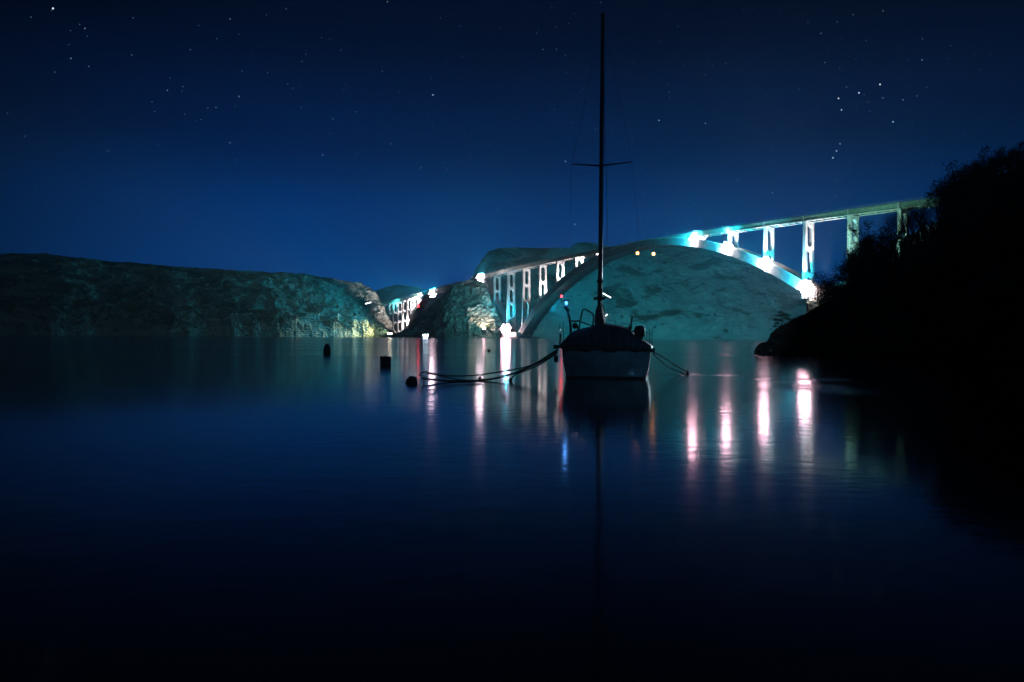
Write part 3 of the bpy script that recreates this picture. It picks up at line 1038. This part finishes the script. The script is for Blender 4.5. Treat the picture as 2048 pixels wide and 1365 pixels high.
def hull():
    st = [(0.0, 1.24, 1.10, 0.98), (0.05, 1.29, 1.14, 0.985), (0.6, 1.34, 1.20, 0.98), (1.6, 1.40, 1.28, 0.97), (3.0, 1.44, 1.30, 0.98), (4.4, 1.33, 1.15, 1.02), (5.8, 1.02, 0.78, 1.09),
          (7.0, 0.56, 0.34, 1.18), (7.8, 0.20, 0.06, 1.26), (8.2, 0.03, 0.01, 1.30)]
    n = 9
    vs, fs = [], []
    for (y, bs, bw, h) in st:
        for side in (-1, 1):
            for i in range(n):
                t = i / (n - 1)                       # 0 keel .. 1 sheer
                if t < 0.4:
                    s = t / 0.4
                    x, z = bw * math.sin(s * math.pi / 2) ** 0.8, -0.45 * math.cos(s * math.pi / 2)
                    z = min(z, 0)
                else:
                    s = (t - 0.4) / 0.6
                    x, z = bw + (bs - bw) * (s ** 0.75) + 0.02 * math.sin(s * math.pi), h * s
                vs.append((side * x, y + (0.10 * (z / h if z > 0 else 0) * (1 if y > 5 else -1)), z))
    m = 2 * n
    for a in range(len(st) - 1):
        for side in (0, 1):
            for i in range(n - 1):
                q = (a * m + side * n + i, a * m + side * n + i + 1, (a + 1) * m + side * n + i + 1, (a + 1) * m + side * n + i)
                fs.append(q if side else q[::-1])
    # transom with a slight camber
    for i in range(n - 1):
        fs.append((i, n + i, n + i + 1, i + 1))
    o = mesh_obj('hull', vs, fs, M['hull'], boat, True)
    bm = bmesh.new()
    bm.from_mesh(o.data)
    bmesh.ops.recalc_face_normals(bm, faces=bm.faces[:])
    bm.to_mesh(o.data)
    bm.free()
    dv, df = [], []
    for (y, bs, bw, h) in st:
        dv += [(-bs + 0.01, y - 0.1, h - 0.02), (0, y - 0.1, h + 0.04), (bs - 0.01, y - 0.1, h - 0.02)]
    for a in range(len(st) - 1):
        df += [(a * 3, a * 3 + 1, a * 3 + 4, a * 3 + 3), (a * 3 + 1, a * 3 + 2, a * 3 + 5, a * 3 + 4)]
    mesh_obj('deck', dv, df, M['hull'], boat)
    # rubbing strake and dark bottom band
    rb = MB()
    for side in (-1, 1):
        rb.tube([(side * (bs + 0.015), y - 0.1, h - 0.03) for (y, bs, bw, h) in st], 0.035, 6)
    rb.tube([(-1.26, -0.115, 0.95), (-0.6, -0.135, 0.965), (0, -0.14, 0.97), (0.6, -0.135, 0.965), (1.26, -0.115, 0.95)], 0.035, 6)
    rb.build('rubbing_strake', M['black'], boat)
    bb = MB()
    for side in (-1, 1):
        b0 = len(bb.v)
        for (y, bs, bw, h) in st:
            for z in (-0.06, 0.07):
                x = bw + (bs - bw) * ((max(z, 0) / h) ** 0.75) + 0.012
                bb.v.append((side * x, y - (0.012 if y == 0 else 0) , z))
        for a in range(len(st) - 1):
            q = (b0 + a * 2, b0 + a * 2 + 1, b0 + a * 2 + 3, b0 + a * 2 + 2)
            bb.f.append(q)
    bb.box((0, -0.02, 0.0), (2.24, 0.02, 0.13))
    bb.build('boot_stripe', M['boot'], boat)



hull()


def tarp():
    prof = [(1116, 697), (1119, 690), (1128, 681), (1137, 670), (1148, 664), (1160, 661), (1178, 657), (1190, 652), (1203, 650), (1218, 652), (1238, 655), (1254, 660), (1266, 668), (1278, 676), (1290, 684), (1303, 692), (1305, 699)]
    base = [BL(x, y, 0.0) for x, y in prof]
    n = 60
    t = np.linspace(0, len(base) - 1, n)
    bxs = np.interp(t, range(len(base)), [p.x for p in base])
    bzs = np.interp(t, range(len(base)), [p.z for p in base])
    ys = np.linspace(-0.17, 4.1, 40)
    P = []
    for j, y in enumerate(ys):
        f = 1.0 + 0.05 * math.sin(math.pi * min(1, y / 4.1))
        drop = 0.18 * max(0, (y - 3.0)) + (0.06 if j == 0 else 0) + (0.015 if j == 1 else 0)
        for i in range(n):
            P.append((bxs[i] * f, y, bzs[i] + (0.06 * math.sin(math.pi * i / (n - 1)) * math.sin(y * 1.3)) - drop * math.sin(math.pi * i / (n - 1))))
    P = np.array(P)
    nz = fbm(P * np.array([3.5, 0.8, 1.2]) + 4, 4, True)
    edge = np.tile(np.sin(np.linspace(0, math.pi, n)), len(ys))
    P[:, 2] += 0.035 * (nz - 0.3) * edge
    P[:, 0] += 0.02 * nz * edge
    idx = np.arange(len(ys) * n).reshape(len(ys), n)
    fs = np.stack([idx[:-1, :-1], idx[:-1, 1:], idx[1:, 1:], idx[1:, :-1]], -1).reshape(-1, 4).tolist()
    vs = P.tolist()
    # closed hanging flap over the stern, with wrinkles
    flap = []
    b = len(vs)
    for i in range(n):
        vs.append([P[i, 0], -0.19 + 0.015 * math.sin(i * 1.7), 0.86 + 0.03 * math.sin(i * 0.5) + 0.02 * math.sin(i * 1.9)])
    for i in range(n - 1):
        fs.append([i, i + 1, b + i + 1, b + i][::-1])
    o = mesh_obj('tarpaulin', vs, fs, M['tarp'], boat, True)
    mesh_o = MB().tube([BL(1118, 694, -.2), BL(1170, 693, -.2), BL(1230, 697, -.2), BL(1303, 699, -.2)], 0.014, 6)
    mesh_o.build('lashing_cord', M['rope'], boat)


tarp()
YM = 4.0
mz = lambda px, py: BL(px, py, YM)
mf, mt = mz(1199, 668), mz(1206, 28)
MB().tube([(mf.x, YM, 1.0), (mf.x + (mt.x - mf.x) * .3, YM, 4.0), (mt.x, YM, mt.z)], [0.090, 0.080, 0.066], 12).build('mast', M['mast'], boat, True)
mast_x = lambda z: mf.x + (mt.x - mf.x) * (z - mf.z) / (mt.z - mf.z)
sp1, sp0, sp2 = mz(1143, 329), mz(1201, 332), mz(1265, 324)
MB().tube([sp1, sp0], [0.02, 0.035], 6).build('spreader', M['mast'], boat)
MB().tube([sp0, sp2], [0.035, 0.02], 6).build('spreader', M['mast'], boat)
zc = mz(1199, 598).z
MB().box((mast_x(zc), YM - 0.12, zc), (0.42, 0.16, 0.10)).box((mast_x(zc), YM - 0.12, zc + 0.05), (0.2, 0.12, 0.05)).build('mast_bracket', M['black'], boat)
zk = mz(1199, 563).z
MB().lathe([(0.0, -.06), (0.10, -.05), (0.12, 0), (0.10, .05), (0.0, .06)], 10, (mast_x(zk), YM, zk)).build('mast_fitting', M['black'], boat)
# furled sail standing in its cover on the boom, seen end-on
bv = MB()
secs = [(3.95, 0.12, 2.50, 1.5), (3.6, 0.16, 2.48, 1.45), (2.8, 0.185, 2.40, 1.45), (1.8, 0.17, 2.24, 1.47), (0.9, 0.13, 2.02, 1.5), (0.55, 0.04, 1.80, 1.58)]
bx0 = BL(1201, 640, 2.5).x
n = 14
for (y, wd, zt_, zb_) in secs:
    for i in range(n):
        a = 2 * math.pi * i / n
        tilt = (zt_ + zb_) / 2
        bv.v.append((bx0 * (1 - y / 4) * 0.0 + (BL(1200.5, 630, y).x) + wd * math.cos(a) * (1 - 0.35 * math.sin(a)) + 0.012 * math.sin(3 * a + y * 4), y, tilt + (zt_ - zb_) / 2 * math.sin(a)))
for s in range(len(secs) - 1):
    for i in range(n):
        j = (i + 1) % n
        bv.f.append((s * n + i, s * n + j, (s + 1) * n + j, (s + 1) * n + i))
bv.f.append(tuple(range(n))[::-1])
bv.f.append(tuple((len(secs) - 1) * n + i for i in range(n)))
sv = bv.build('furled_sail', M['sailcover'], boat, True)
tm = MB()
for y, z in ((0.75, 1.95), (1.5, 2.15), (2.3, 2.28)):
    cx = BL(1200.5, 630, y).x
    tm.tube([(cx + 0.16 * math.cos(a), y, (z + 1.49) / 2 + (z - 1.40) / 2 * math.sin(a)) for a in np.linspace(0, 2 * math.pi, 15)], 0.012, 5, False)
tm.build('sail_tie', M['rope'], sv)

# standing rigging
ct = Vector((mt.x, YM, mt.z - 0.1))
for p_ in (sp1, sp2):
    MB().tube([ct, p_, Vector((1.38 if p_.x > mf.x else -1.38, YM - 0.2, 0.98))], 0.005, 4).build('shroud', M['steel'], boat)
MB().tube([ct, Vector((0.1, -0.1, 1.0))], 0.005, 4).build('backstay', M['steel'], boat)
MB().tube([ct, Vector((0, 8.1, 1.32))], 0.005, 4).build('forestay', M['steel'], boat)
MB().tube([ct + Vector((0, -.12, 0)), Vector((mf.x + .05, YM - .13, 1.6))], 0.005, 4).build('halyard', M['rope'], boat)

# stern rail, lamp pole, frames
yr = 0.15
R = lambda pts, r, y=yr: MB().tube([BL(px, py, y) for px, py in pts], r, 6)
R([(1142, 668), (1141, 650), (1139, 636), (1134, 620)], 0.038).build('lamp_pole', M['tube'], boat, True)
pl = R([(1137, 623), (1130, 613)], 0.055).build('lamp_base', M['black'], boat)
b0 = BL(1132.5, 607, yr)
MB().lathe([(0.02, -0.06), (0.042, -0.03), (0.045, 0.03), (0.03, 0.06)], 12, b0).build('blue_lantern', mat_emit('lantern_blue', (0.06, 0.28, 1.0), 2.4), boat, True)
ll = bpy.data.lights.new('lantern_light', 'POINT')
ll.energy, ll.color, ll.shadow_soft_size = 2.2, (0.1, 0.35, 1.0), 0.05
lo_ = bpy.data.objects.new('lantern_light', ll)
C.objects.link(lo_)
lo_.parent = boat
lo_.location = b0 + Vector((0, -0.14, 0.02))
MB().lathe([(0.02, 0.062), (0.10, 0.07), (0.07, 0.10), (0.0, 0.115)], 12, b0).build('lantern_cap', M['black'], boat, True)
R([(1158, 664), (1159, 650), (1162, 636), (1164, 624), (1166, 620), (1170, 619), (1178, 623), (1186, 628), (1187, 636), (1186, 645), (1184, 656)], 0.026).build('rail_hoop', M['tube'], boat, True)
R([(1142, 642), (1151, 643), (1160, 642)], 0.030).build('rail_bar', M['tube'], boat)
R([(1160, 643), (1172, 648), (1185, 653)], 0.024).build('rail_bar', M['tube'], boat)
R([(1187, 631), (1195, 633)], 0.018).build('rail_bar', M['tube'], boat)
R([(1158, 665), (1157, 652)], 0.05).build('rail_foot', M['tube'], boat)
bo = BL(1150, 652, yr)
MB().lathe([(0.0, -.09), (0.07, -.07), (0.09, 0), (0.07, .07), (0.0, .09)], 10, bo).build('winch', M['black'], boat, True)
R([(1209, 656), (1235, 656), (1262, 656)], 0.022, 0.6).build('rail_bar', M['tube'], boat)
R([(1231, 643), (1231, 656)], 0.008, 3.0).build('guard_wire', M['tube'], boat)
R([(1214, 640), (1231, 643), (1245, 646), (1258, 650)], 0.007, 3.0).build('guard_wire', M['tube'], boat)
R([(1245, 645), (1244, 657)], 0.008, 3.0).build('guard_wire', M['tube'], boat)
R([(1258, 648), (1258, 660)], 0.02, 0.6).build('stanchion', M['tube'], boat)
R([(1260, 668), (1262, 650), (1264, 634)], 0.030, 0.2).build('flag_staff', M['tube'], boat)
R([(1264, 635), (1270, 635.5), (1276, 634.5)], 0.008, 0.2).build('aerial', M['slip'], boat)
R([(1257, 664), (1262, 653)], 0.06, 0.2).build('rail_foot', M['tube'], boat)
for px, top in ((1120, 648), (1127, 643)):
    R([(px + 0.5, 686), (px, 665), (px - 0.3, top)], 0.013, 0.5).build('stanchion', M['tube'], boat)
R([(1120, 690), (1121, 668)], 0.035, 0.5).build('stanchion_foot', M['tube'], boat)
for px, top, y in ((1289, 662, 0.7), (1293, 664, 1.6), (1299, 658, 0.9), (1304, 659, 0.3)):
    R([(px + 0.5, 694), (px, 678), (px, top)], 0.013, y).build('stanchion', M['tube'], boat)
R([(1285, 662), (1293, 664), (1303, 672)], 0.008, 0.7).build('guard_wire', M['tube'], boat)
R([(1120, 655), (1135, 655)], 0.006, 0.7).build('guard_wire', M['tube'], boat)
# outboard engine clamped to the stern rail
oc = BL(1279, 664, 0.05)
ob = MB()
ob.lathe([(0.09, -0.17), (0.13, -0.14), (0.16, -0.02), (0.155, 0.10), (0.12, 0.16), (0.05, 0.18)], 12, oc)
eng = ob.build('outboard_engine', M['black'], boat, True)
MB().box(oc + Vector((0, 0, -0.33)), (0.10, 0.12, 0.34)).box(oc + Vector((0, -0.02, -0.20)), (0.2, 0.2, 0.05)).build('engine_leg', M['black'], eng)
MB().tube([oc + Vector((0.0, 0.1, 0)), oc + Vector((-0.2, 0.4, 0.02))], 0.02, 6).build('tiller', M['black'], eng)
# fairleads at the quarters
for px, py in ((1113, 694), (1304, 701)):
    MB().box(BL(px, py, 0.25), (0.16, 0.2, 0.12)).build('fairlead', M['black'], boat)

fd = BL(1112, 718, 0.1)
fp = boat.matrix_basis @ fd
ft = empty('fender', (Matrix.Translation(boat.location) @ Matrix.Rotation(HD, 4, 'Z')) @ fd, 'black fender hanging at the left stern quarter of the boat', 'fender')
MB().lathe([(0.0, -0.11), (0.045, -0.10), (0.062, -0.06), (0.062, 0.06), (0.045, 0.10), (0.0, 0.11)], 12).build('fender_body', M['black'], ft, True)
MB().tube([(0, 0, 0.1), (0.02, 0, 0.25), (0.04, 0.0, 0.36)], 0.010, 5).build('lanyard', M['rope'], ft)


# ------------------------------------------------------------------ buoys and ropes
def water_depth(px, py):
    u, v = lev(px, py)
    return H0 * F / v


def place(px, py):
    Y = water_depth(px, py)
    p = W(px, py, Y)
    return Vector((p.x, p.y, 0)), Y / F


p, s = place(654, 708)
t = empty('spar_buoy', p, 'tall round-topped dark buoy farthest to the left on open water', 'buoy', 'mooring buoys')
MB().lathe([(5 * s, -6 * s), (7 * s, 0), (7.2 * s, 6 * s), (6.2 * s, 12 * s), (4.4 * s, 17 * s), (2 * s, 20 * s), (0.2 * s, 20.5 * s)], 14).build('float', M['black'], t, True)
MB().tube([(5 * s, 0, 3 * s), (8.6 * s, 0, 3.5 * s)], 1.1 * s, 6).build('shackle', M['slip'], t)
p, s = place(771, 730)
t = empty('drum_buoy', p, 'square black drum buoy below the warm shore lamp', 'buoy', 'mooring buoys')
MB().lathe([(10.4 * s, -12 * s), (11 * s, -10 * s), (11 * s, 3 * s), (10.5 * s, 4 * s), (11 * s, 5 * s), (11 * s, 16 * s), (10.5 * s, 17 * s), (0.5 * s, 17.3 * s)], 18).build('drum', M['black'], t)
MB().tube([(-3 * s, 0, 17 * s), (-2.5 * s, 0, 19 * s), (2.5 * s, 0, 19 * s), (3 * s, 0, 17 * s)], 0.6 * s, 6).build('lifting_eye', M['black'], t)
p, s = place(823, 766)
t = empty('mooring_buoy', p, 'fat dark tilted buoy carrying the ropes left of the boat', 'buoy', 'mooring buoys')
o = MB().lathe([(2 * s, -12 * s), (9 * s, -9 * s), (12.5 * s, -1 * s), (11.5 * s, 7 * s), (7 * s, 12 * s), (2.2 * s, 14 * s), (0.5 * s, 14.2 * s)], 18).build('float', M['black'], t, True)
o.rotation_euler = (0.1, math.radians(38), 0)
MB().tube([(8 * s, 0, 7 * s), (12 * s, 0, 14 * s), (20 * s, 0, 15 * s), (26 * s, 0, 8 * s), (24 * s, 0, -2 * s)], 0.9 * s, 6).build('rope_loop', M['rope'], t)
MB().tube([(9 * s, 0, 6 * s), (14 * s, -2 * s, 9 * s), (18 * s, -2 * s, 1 * s)], 0.8 * s, 6).build('rope_loop', M['rope'], t)
p, s = place(978, 703)
t = empty('cone_buoy', p, 'tiny dark cone buoy in the bright reflection of the cluster', 'buoy', 'mooring buoys')
MB().lathe([(2.5 * s, -2 * s), (3.8 * s, 0), (2.6 * s, 3.0 * s), (0.2 * s, 5.6 * s)], 10).build('float', M['black'], t, True)
for px, py, lab in [(960, 760, 'small dark float on the ropes above the white reflection'), (1021, 763, 'small pale float at the fork of the left mooring rope'), (1375, 748, 'small dark float ending the right mooring ropes')]:
    p, s = place(px, py)
    t = empty('rope_float', p, lab, 'float', 'floats on the mooring ropes')
    MB().lathe([(2 * s, -3 * s), (3.6 * s, 0), (3.2 * s, 4 * s), (1.5 * s, 6.5 * s), (0.2 * s, 7 * s)], 10).build('float', M['black'], t, True)
    MB().tube([(0, 0, 6 * s), (0, 0, 10 * s), (3 * s, 0, 10 * s)], 0.8 * s, 5).build('eye', M['black'], t)


def rope(pts, r, label, depth0, depth1):
    n = 40
    t = np.linspace(0, len(pts) - 1, len(pts))
    T = np.linspace(0, len(pts) - 1, n)
    xs = np.array([p[0] for p in pts], float)
    ys = np.array([p[1] for p in pts], float)
    # smooth Catmull-Rom through the points
    out = []
    for q in T:
        i = min(int(q), len(pts) - 2)
        f = q - i
        g = lambda a: (a[max(i - 1, 0)], a[i], a[i + 1], a[min(i + 2, len(pts) - 1)])
        cr = lambda a: 0.5 * ((2 * a[1]) + (-a[0] + a[2]) * f + (2 * a[0] - 5 * a[1] + 4 * a[2] - a[3]) * f * f + (-a[0] + 3 * a[1] - 3 * a[2] + a[3]) * f ** 3)
        x, y = cr(g(xs)), cr(g(ys))
        Y = depth0 + (depth1 - depth0) * q / (len(pts) - 1)
        w_ = W(x, y, Y)
        w_.z = max(w_.z, 0.012)
        out.append(w_)
    base = Vector((out[0].x, out[0].y, 0))
    o = MB().tube([p - base for p in out], r, 6).build('mooring_rope', M['rope'], None, True, base)
    tag(o, label, 'rope', 'mooring ropes')
    return o


YL = water_depth(823, 766)
rope([(1114, 700), (1098, 711), (1078, 724), (1050, 738), (1020, 750), (980, 759), (930, 763), (880, 761), (843, 757)], 0.028, 'thick left mooring rope sagging from the stern quarter to the fat buoy', 20.4, YL)
rope([(1114, 703), (1096, 717), (1070, 729), (1040, 737), (1000, 744), (950, 751), (900, 752), (855, 748)], 0.020, 'upper thin mooring rope running straightest to the fat buoy', 20.6, YL + 0.5)
rope([(1115, 706), (1095, 720), (1072, 733), (1045, 744), (1028, 752), (1022, 762)], 0.020, 'short left mooring rope dropping to the pale float', 20.3, water_depth(1021, 763))
rope([(958, 762), (920, 760), (880, 752), (850, 744), (838, 752)], 0.020, 'slack rope hanging between the small dark float and the fat buoy', YL + 0.3, YL + 0.1)
rope([(1306, 704), (1322, 712), (1342, 725), (1360, 736), (1374, 744)], 0.022, 'upper of the two right mooring ropes', 20.6, water_depth(1375, 748))
rope([(1307, 708), (1318, 719), (1334, 732), (1350, 741), (1368, 747)], 0.022, 'lower slacker one of the two right mooring ropes', 20.6, water_depth(1375, 748))


# ------------------------------------------------------------------ trees on the near headland
def bare_tree(seed, h=4.5, levels=5):
    r = random.Random(seed)
    trunk, twigs = MB(), MB()

    def grow(p, d, L, rad, lv):
        n = 3
        pts, rs = [p], [rad]
        for i in range(n):
            d = (d + Vector((r.uniform(-.25, .25), r.uniform(-.25, .25), r.uniform(-.05, .22)))).normalized()
            p = p + d * (L / n)
            pts.append(p)
            rs.append(rad * (1 - 0.35 * (i + 1) / n))
        (trunk if lv < 2 else twigs).tube(pts, rs, 6 if lv < 2 else 3, False)
        if lv >= levels:
            return
        for _ in range(r.choice((3, 3, 4)) if lv < 3 else 3):
            a = r.uniform(0, 2 * math.pi)
            spread = r.uniform(0.35, 0.95)
            side = Vector((math.cos(a), math.sin(a), 0.15))
            nd = (d + side * spread).normalized()
            t = r.uniform(0.45, 1.0)
            q = pts[0].lerp(pts[-1], t) if t < 0.95 else pts[-1]
            grow(q, nd, L * r.uniform(0.58, 0.8), rs[-1] * 0.68, lv + 1)
    grow(Vector((0, 0, -0.3)), Vector((0, 0, 1)), h * 0.36, h * 0.022, 0)
    return trunk, twigs


def leafy(seed, h=3.5, nleaf=1500):
    r = np.random.default_rng(seed)
    trunk = MB()
    trunk.tube([(0, 0, -0.3), (0.05 * h, 0, 0.25 * h), (0.02 * h, 0.03 * h, 0.6 * h)], [0.03 * h, 0.022 * h, 0.01 * h], 6)
    cl = r.normal(size=(16, 3)) * np.array([0.23, 0.23, 0.2]) * h + np.array([0, 0, 0.6 * h])
    for c_ in cl:
        trunk.tube([(0, 0, 0.2 * h), tuple(c_)], [0.012 * h, 0.004 * h], 3)
    P = cl[r.integers(0, 16, nleaf)] + r.normal(size=(nleaf, 3)) * 0.085 * h
    vs, fs = [], []
    for i, p in enumerate(P):
        a, b = r.normal(size=3), r.normal(size=3)
        a /= np.linalg.norm(a)
        b = np.cross(a, b)
        b /= np.linalg.norm(b)
        s = 0.030 * h * r.uniform(.6, 1.3)
        k = len(vs)
        vs += [tuple(p - a * s), tuple(p + b * s * .45), tuple(p + a * s), tuple(p - b * s * .45)]
        fs.append((k, k + 1, k + 2, k + 3))
    m = MB()
    m.add(vs, fs)
    return trunk, m


protos = []
for i in range(5):
    tr, tw = bare_tree(100 + i)
    a = tr.build('trunk', M['bark'])
    b = tw.build('crown', M['bark'])
    protos.append((a.data, b.data, 'bare_tree'))
    bpy.data.objects.remove(a)
    bpy.data.objects.remove(b)
for i in range(4):
    tr, tw = leafy(200 + i)
    a = tr.build('trunk', M['bark'])
    b = tw.build('crown', M['leaf'])
    protos.append((a.data, b.data, 'evergreen_shrub'))
    bpy.data.objects.remove(a)
    bpy.data.objects.remove(b)

npf = np.array(near_prof, float)
headland = bpy.data.objects['near_headland']
from mathutils.bvhtree import BVHTree
hb = BVHTree.FromPolygons([v.co.copy() for v in headland.data.vertices], [tuple(p.vertices) for p in headland.data.polygons])


def plant(pi, px, t, scale, label, group):
    Ys, D = np.interp(px, npf[:, 0], npf[:, 2]), np.interp(px, npf[:, 0], npf[:, 3])
    Y = Ys + D * t
    x = (px - 1024) / F * Y
    hit = hb.ray_cast(Vector((x, Y, 200)), Vector((0, 0, -1)))
    if hit[0] is None:
        return None
    me1, me2, nm = protos[pi]
    o = empty(nm, hit[0] - Vector((0, 0, 0.05)), label, 'tree' if nm == 'bare_tree' else 'shrub', group)
    o.rotation_euler = (0, 0, random.uniform(0, 6.28))
    o.scale = (scale,) * 3
    for me in (me1, me2):
        c = bpy.data.objects.new(me.name.split('.')[0], me)
        C.objects.link(c)
        c.parent = o
    return o


TL = {'bare_tree': 'bare twiggy tree among the crowded dark trees on the right headland', 'evergreen_shrub': 'dense dark evergreen shrub in the thicket on the right headland'}
TG = {'bare_tree': 'bare trees on the right headland', 'evergreen_shrub': 'evergreen shrubs on the right headland'}


def P_(pi, px, t, s, label=None):
    nm = protos[pi][2]
    plant(pi, px, t, s, label or TL[nm], TG[nm])


# the ones that stand out against the sky and the bridge
P_(0, 1672, 0.85, 0.72, 'leftmost bare tree, small and open, above the right foot of the arch')
P_(1, 1690, 0.95, 0.85)
P_(6, 1706, 0.95, 1.15, 'evergreen shrub standing in front of the first pier behind the right headland')
P_(5, 1724, 0.95, 1.05)
P_(2, 1790, 0.98, 1.15, 'bare tree whose twigs cross the deck where it enters the headland')
OUT = ([1660, 1700, 1740, 1770, 1800, 1850, 1900, 1950, 2000, 2048, 2200], [560, 505, 440, 392, 375, 350, 318, 296, 282, 268, 225])


def tree_scale(px, t):
    Ys, D = np.interp(px, npf[:, 0], npf[:, 2]), np.interp(px, npf[:, 0], npf[:, 3])
    gap = np.interp(px, npf[:, 0], npf[:, 1]) - np.interp(px, *OUT)
    return float(gap * (Ys + D * t) / F / 4.3)


for px in np.arange(1712, 2070, 8.5):
    px += random.uniform(-4, 4)
    t_ = random.uniform(0.88, 1.05)
    P_(random.randrange(5), px, t_, tree_scale(px, t_) * random.uniform(0.80, 1.04))
for px in list(np.arange(1686, 1762, 9)) + list(np.arange(1890, 2060, 11)):
    px += random.uniform(-5, 5)
    t_ = random.uniform(0.85, 1.0)
    P_(5 + random.randrange(4), px, t_, tree_scale(px, t_) * random.uniform(0.55, 0.95))
for _ in range(44):
    px = random.uniform(1650, 2050)
    P_(random.choice((0, 1, 2, 3, 4, 5, 6, 7, 8, 5, 6, 7)), px, random.uniform(0.25, 0.8), random.uniform(0.6, 1.1))

# the lone pine on the point
pp = None
Ys, D = np.interp(1564, npf[:, 0], npf[:, 2]), np.interp(1564, npf[:, 0], npf[:, 3])
yy = Ys + D
h_ = hb.ray_cast(Vector(((1564 - 1024) / F * yy, yy, 100)), Vector((0, 0, -1)))
base = h_[0] if h_[0] else W(1564, 654, yy)
pine = empty('pine_tree', base, 'small lone wind-bent pine on the point of the right headland', 'tree')
s = float(yy / F)
r = np.random.default_rng(5)
tk = MB().tube([(0, 0, -3 * s), (0.3 * s, 0, 8 * s), (-0.5 * s, 0, 18 * s), (-1 * s, 0, 28 * s)], [1.0 * s, 0.9 * s, 0.7 * s, 0.4 * s], 6)
vs, fs = [], []
for (cx, cz, rx) in [(-14, 2, 6), (-10, 8, 6), (-12, 16, 6), (-9, 24, 8), (-3, 30, 7), (5, 27, 8), (11, 24, 7), (13, 17, 6), (7, 19, 6), (0, 24, 7), (-4, 15, 5)]:
    tk.tube([(0, 0, (cz - 4) * s), (cx * 0.5 * s, 0, (cz - 1.5) * s), (cx * s, 0, cz * s)], [0.45 * s, 0.35 * s, 0.15 * s], 4)
    for _ in range(150):
        p = np.array([cx * s, 0, cz * s]) + r.normal(size=3) * np.array([rx * .42, rx * .42, 1.3]) * s
        a = r.normal(size=3) * np.array([1, 1, .6])
        a /= np.linalg.norm(a)
        b = np.cross(a, r.normal(size=3))
        b /= np.linalg.norm(b)
        k = len(vs)
        L = 1.5 * s
        vs += [tuple(p - a * L), tuple(p + b * L * .25), tuple(p + a * L), tuple(p - b * L * .25)]
        fs.append((k, k + 1, k + 2, k + 3))
tk.build('trunk', M['bark'], pine)
mesh_obj('crown', vs, fs, M['leaf'], pine)
# a boulder at the tip
bb_ = W(1524, 700, 54)
o = MB().lathe([(0.2, -0.9), (0.6, -0.5), (0.62, 0.1), (0.45, 0.45), (0.15, 0.62)], 10).build('boulder', M['rock_near'], None, True, (bb_.x, 54, 0.1))
tag(o, 'rounded dark boulder in the water at the point of the right headland', 'boulder')

# ------------------------------------------------------------------ stars
DS = 9000.0


def star_dir(px, py):
    u, v = lev(px, py)
    return Vector((u / F, 1, -v / F)).normalized()


def octa(c, r):
    return [c + Vector(d) * r for d in ((1, 0, 0), (-1, 0, 0), (0, 1, 0), (0, -1, 0), (0, 0, 1), (0, 0, -1))], \
        [(0, 2, 4), (2, 1, 4), (1, 3, 4), (3, 0, 4), (2, 0, 5), (1, 2, 5), (3, 1, 5), (0, 3, 5)]


named = [(1677, 197, 6.2, 'lower left star of the slanting row of three bright stars at upper right'), (1718, 186, 6.2, 'middle star of the slanting row of three bright stars at upper right'),
         (1760, 169, 6.4, 'upper right star of the slanting row of three bright stars'), (1683, 220, 4.6, 'star just below the row of three bright stars'),
         (1786, 244, 4.8, 'lone star right of and below the row of three'), (1680, 288, 3.8, 'topmost star of the short chain below the row of three'),
         (1673, 302, 5.0, 'second star of the short chain below the row of three'), (1666, 316, 4.8, 'lowest star of the short chain below the row of three'),
         (106, 17, 7.0, 'brightest star, alone in the top left corner'), (1545, 386, 4.6, 'bright star above the deck between the two highest arch lamps and the trees'),
         (866, 190, 4.6, 'bright star in the upper middle of the sky left of the mast'), (1150, 449, 5.0, 'soft star just left of the mast near the hill'),
         (1131, 323, 4.2, 'star just left of the spreader tip'), (1318, 241, 4.2, 'star right of the mast, the left one of a level pair'), (1411, 247, 3.9, 'star right of the mast, the right one of a level pair')]
for px, py, r_, lab in named:
    d = star_dir(px, py) * DS
    vs, fs = octa(Vector((0, 0, 0)), r_ * 1.45)
    o = mesh_obj('star', vs, fs, M['star'], None, False, d)
    tag(o, lab, 'star', 'bright stars')
mb_b, mb_f = MB(), MB()
mid = [(460, 38), (432, 215), (460, 286), (666, 238), (717, 389), (660, 402), (1086, 99), (1131, 111), (1144, 246), (1535, 191), (1642, 67), (1845, 78), (1834, 192), (1844, 120), (1949, 111),
       (254, 398), (134, 435), (170, 57), (178, 133), (142, 117), (335, 181), (478, 193), (1053, 394), (1106, 368), (1339, 184), (1650, 125), (1673, 360), (1670, 393), (1766, 22), (1409, 150),
       (775, 4), (919, 52), (881, 36), (682, 100), (842, 336), (888, 326), (1191, 259), (1223, 272), (1544, 325), (1628, 342), (1476, 360), (1693, 174), (1766, 196), (1736, 205), (1806, 200), (782, 288), (645, 310)]
for px, py in mid:
    mb_b.add(*octa(star_dir(px, py) * DS, random.uniform(3.6, 5.4)))
for _ in range(1100):
    az, el = random.uniform(-1.1, 1.1), math.asin(random.uniform(0.03, 0.85))
    d = Vector((math.sin(az) * math.cos(el), math.cos(az) * math.cos(el), math.sin(el)))
    mb_f.add(*octa(d * DS, random.uniform(3.2, 5.6)))
tag(mb_b.build('stars', M['star_mid']), 'scattered fainter stars over the whole sky', None, None, 'stuff')
tag(mb_f.build('faint_stars', M['star_faint']), 'faintest stars over the whole sky', None, None, 'stuff')
